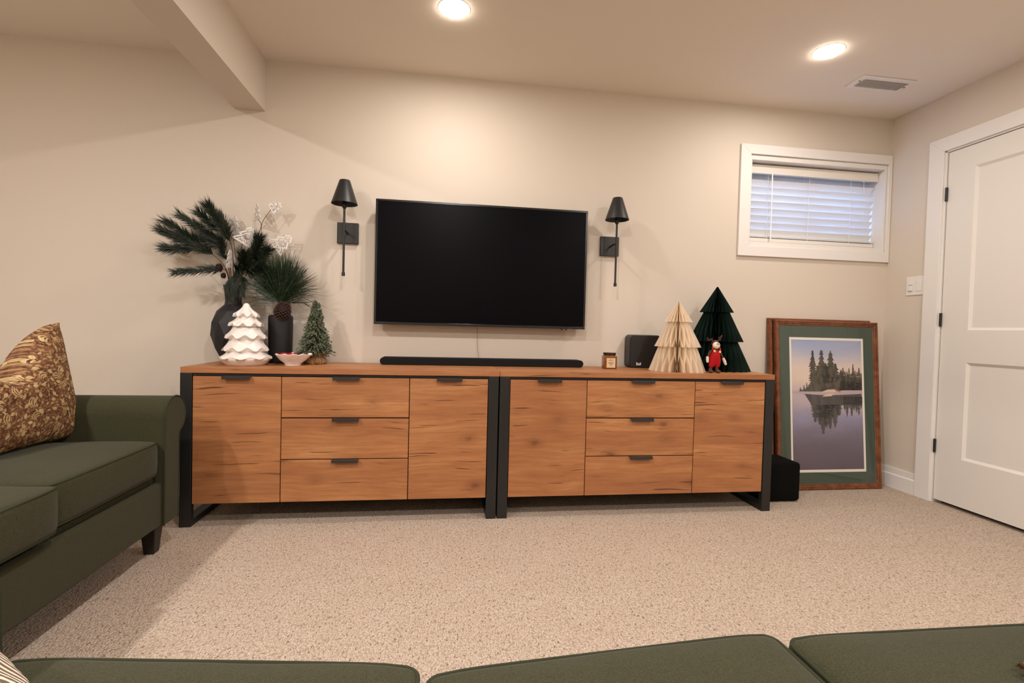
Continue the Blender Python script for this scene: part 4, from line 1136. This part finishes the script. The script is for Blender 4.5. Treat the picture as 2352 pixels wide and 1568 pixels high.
# folded paper trees
def paper_tree(name, label, P, tiers, m, fins, base_y, apex_y, seed, gap=0.0, rz=0, squash=1.0):
    S = ppm(P); o = thing(name, label, 'ornament', P, rz=rz, group='folded paper trees')
    q = random.Random(seed)
    prev = 0
    for ti, (ya, ra, yb, rb_) in enumerate(tiers):
        mb = MB(); n = 22
        za, zb_ = (base_y - ya) / S, (base_y - yb) / S
        for k in range(fins):
            th = 2 * PI * (k + .5) / fins + gap
            sgn = 1 if k % 2 else -1
            ph_ = q.uniform(-.25, .25)
            rows = []
            for j in range(n + 1):
                f_ = j / n; z = za + (zb_ - za) * f_
                r = (ra + (rb_ - ra) * f_) / S
                open_ = .40 * math.sin(PI * (f_ * 1.55 + .25 + ti * .5) + ph_)          # neighbouring sheets meet and part
                row = []
                for w in (0.0, .35, .7, 1.0):
                    a = th + sgn * (2 * PI / fins) * open_ * w ** 1.5
                    row.append((r * w * math.cos(a), r * w * math.sin(a) * squash, z))
                rows.append(row)
            vs = [p for row in rows for p in row]
            mb.add(vs, [(j * 4 + i, j * 4 + i + 1, (j + 1) * 4 + i + 1, (j + 1) * 4 + i) for j in range(n) for i in range(3)])
        t_ = mb.build('tier', m, o, smooth=True, angle=60)
    return o
pcx = at(1555, 830, -.275); pcx.z = TOP
paper_tree('paper_tree', 'cream folded paper tree in front of the black wifi box', pcx,
           [(694, 1.5, 741, 32.5), (741, 23, 797.5, 52.5), (797.5, 43, 853, 64)], m_cream, 44, 853, 693, 3, squash=.90)
pgx = at(1642, 830, -.180); pgx.z = TOP
paper_tree('paper_tree', 'taller dark green folded paper tree behind the toy moose', pgx,
           [(658.5, 1.5, 716.5, 38.5), (716.5, 29, 783, 62), (783, 49, 849, 80)], m_dgreen, 52, 849, 658, 8, squash=.80)

# felt moose in red dungarees
mc = at(1641, 852, -.392); S = ppm(mc)
mo = thing('toy_moose', 'little felt moose in red dungarees standing before the dark green tree', 'toy', (mc.x, -.392, TOP))
def mp(x, y, d=0.0):
    """zoom coordinates of the figure -> local metres (x right, y depth, z up)"""
    return Vector(((x - 430) / 6.82 / S, d, (1470 - y) / 6.82 / S))
u = 1 / 6.82 / S
def skin(name, joints, edges, m, sub=2):
    me = bpy.data.meshes.new(name); me.from_pydata([tuple(j[0]) for j in joints], edges, [])
    o = bpy.data.objects.new(name, me); COL.objects.link(o); o.parent = mo
    sk = o.modifiers.new('skin', 'SKIN'); sk.use_smooth_shade = True
    for i, j in enumerate(joints): me.skin_vertices[0].data[i].radius = (j[1], j[1])
    me.skin_vertices[0].data[0].use_root = True
    sb_ = o.modifiers.new('sub', 'SUBSURF'); sb_.levels = sub; sb_.render_levels = sub
    me.materials.append(m); return o
J = [(mp(425, 1210), 60 * u), (mp(430, 1140), 42 * u), (mp(432, 1095), 34 * u), (mp(432, 1040), 40 * u), (mp(432, 1000), 36 * u),
     (mp(372, 1110), 20 * u), (mp(332, 1160), 17 * u), (mp(308, 1215), 15 * u), (mp(492, 1115), 20 * u), (mp(535, 1180), 17 * u), (mp(568, 1232), 15 * u),
     (mp(380, 1330), 32 * u), (mp(365, 1405), 24 * u), (mp(470, 1330), 32 * u), (mp(462, 1405), 24 * u)]
E_ = [(0, 1), (1, 2), (2, 3), (3, 4), (1, 5), (5, 6), (6, 7), (1, 8), (8, 9), (9, 10), (0, 11), (11, 12), (0, 13), (13, 14)]
skin('body', J, E_, m_moosebrown)
MB().ball(mp(434, 1006, 14 * u), 57 * u, 20, 14, (1.04, .9, .95)).build('head', m_moosebrown, mo, smooth=True)
MB().ball(mp(432, 1034, -24 * u), 56 * u, 20, 14, (1.05, .82, .98)).build('muzzle', m_felt, mo, smooth=True)
mb = MB()
mb.tube([mp(435, 984, -70 * u), mp(436, 1008, -74 * u)], 3 * u, 6)
mb.tube([mp(410, 1004, -68 * u), mp(422, 1016, -72 * u), mp(438, 1018, -74 * u), mp(462, 1012, -70 * u)], 3 * u, 6)
mb.tube([mp(418, 988, -66 * u), mp(434, 998, -71 * u), mp(452, 986, -66 * u)], 3 * u, 6)
mb.build('stitched_nose', m_ink, mo, smooth=True)
mb = MB(); mb.tube([mp(375, 960, 0), mp(350, 945, 0)], 10 * u, 8); mb.build('ear', m_moosebrown, mo, smooth=True) if False else None
for pts, rs in ((([(395, 975), (360, 948), (325, 955), (300, 962)], (14, 18, 18, 14))), (([(470, 968), (497, 945), (515, 910), (534, 882)], (13, 17, 19, 13)))):
    mb = MB(); mb.tube([mp(x, y, 6 * u) for x, y in pts], [r_ * u for r_ in rs], 10)
    if pts[0][0] < 430: mb.tube([mp(318, 955, 6 * u), mp(298, 925, 6 * u), mp(292, 914, 6 * u)], [14 * u, 13 * u, 8 * u], 10); mb.ball(mp(372, 938, 4 * u), 15 * u, 10, 8)
    else: mb.tube([mp(505, 925, 6 * u), mp(488, 915, 6 * u), mp(478, 922, 6 * u)], [13 * u, 11 * u, 8 * u], 10); mb.ball(mp(508, 952, 4 * u), 15 * u, 10, 8); mb.ball(mp(536, 880, 6 * u), 12 * u, 10, 8)
    mb.build('antler', mat('dark_brown_felt', (.060, .026, .022), .95, spec=.1), mo, smooth=True)
J = [(mp(425, 1245), 100 * u), (mp(427, 1180), 84 * u, ), (mp(430, 1105, -10 * u), 60 * u), (mp(375, 1330), 46 * u), (mp(362, 1392), 36 * u), (mp(480, 1330), 46 * u), (mp(470, 1392), 36 * u)]
skin('dungarees', J, [(0, 1), (1, 2), (0, 3), (3, 4), (0, 5), (5, 6)], m_red)
for pts in ([(383, 1125, -48), (372, 1095, -36), (378, 1068, -12), (400, 1062, 10)], [(473, 1135, -50), (492, 1100, -38), (494, 1070, -12), (470, 1062, 10)]):
    MB().tube([mp(x, y, d * u) for x, y, d in pts], 15 * u, 8).build('strap', m_red, mo, smooth=True)
for x, y in ((383, 1123), (473, 1133)):
    MB().tube([mp(x, y, -60 * u), mp(x, y, -70 * u)], 19 * u, 18).build('button', m_button, mo, bevel=.0004)
for pts, r_ in (([(306, 1210), (305, 1250), (308, 1290)], (19, 23, 20)), ([(566, 1232), (592, 1280), (612, 1325)], (19, 24, 20))):
    MB().tube([mp(x, y) for x, y in pts], [a * u for a in r_], 12).ball(mp(*pts[-1]), r_[2] * u, 12, 8).build('mitten', m_felt, mo, smooth=True)
for x in (362, 470):
    MB().tube([mp(x, 1390), mp(x - 2, 1430)], [26 * u, 28 * u], 12).ball(mp(x + (-4 if x < 400 else 14), 1441, -14 * u), 32 * u, 16, 10, (1.15, 1.25, .85)).build('boot', m_moosebrown, mo, smooth=True)
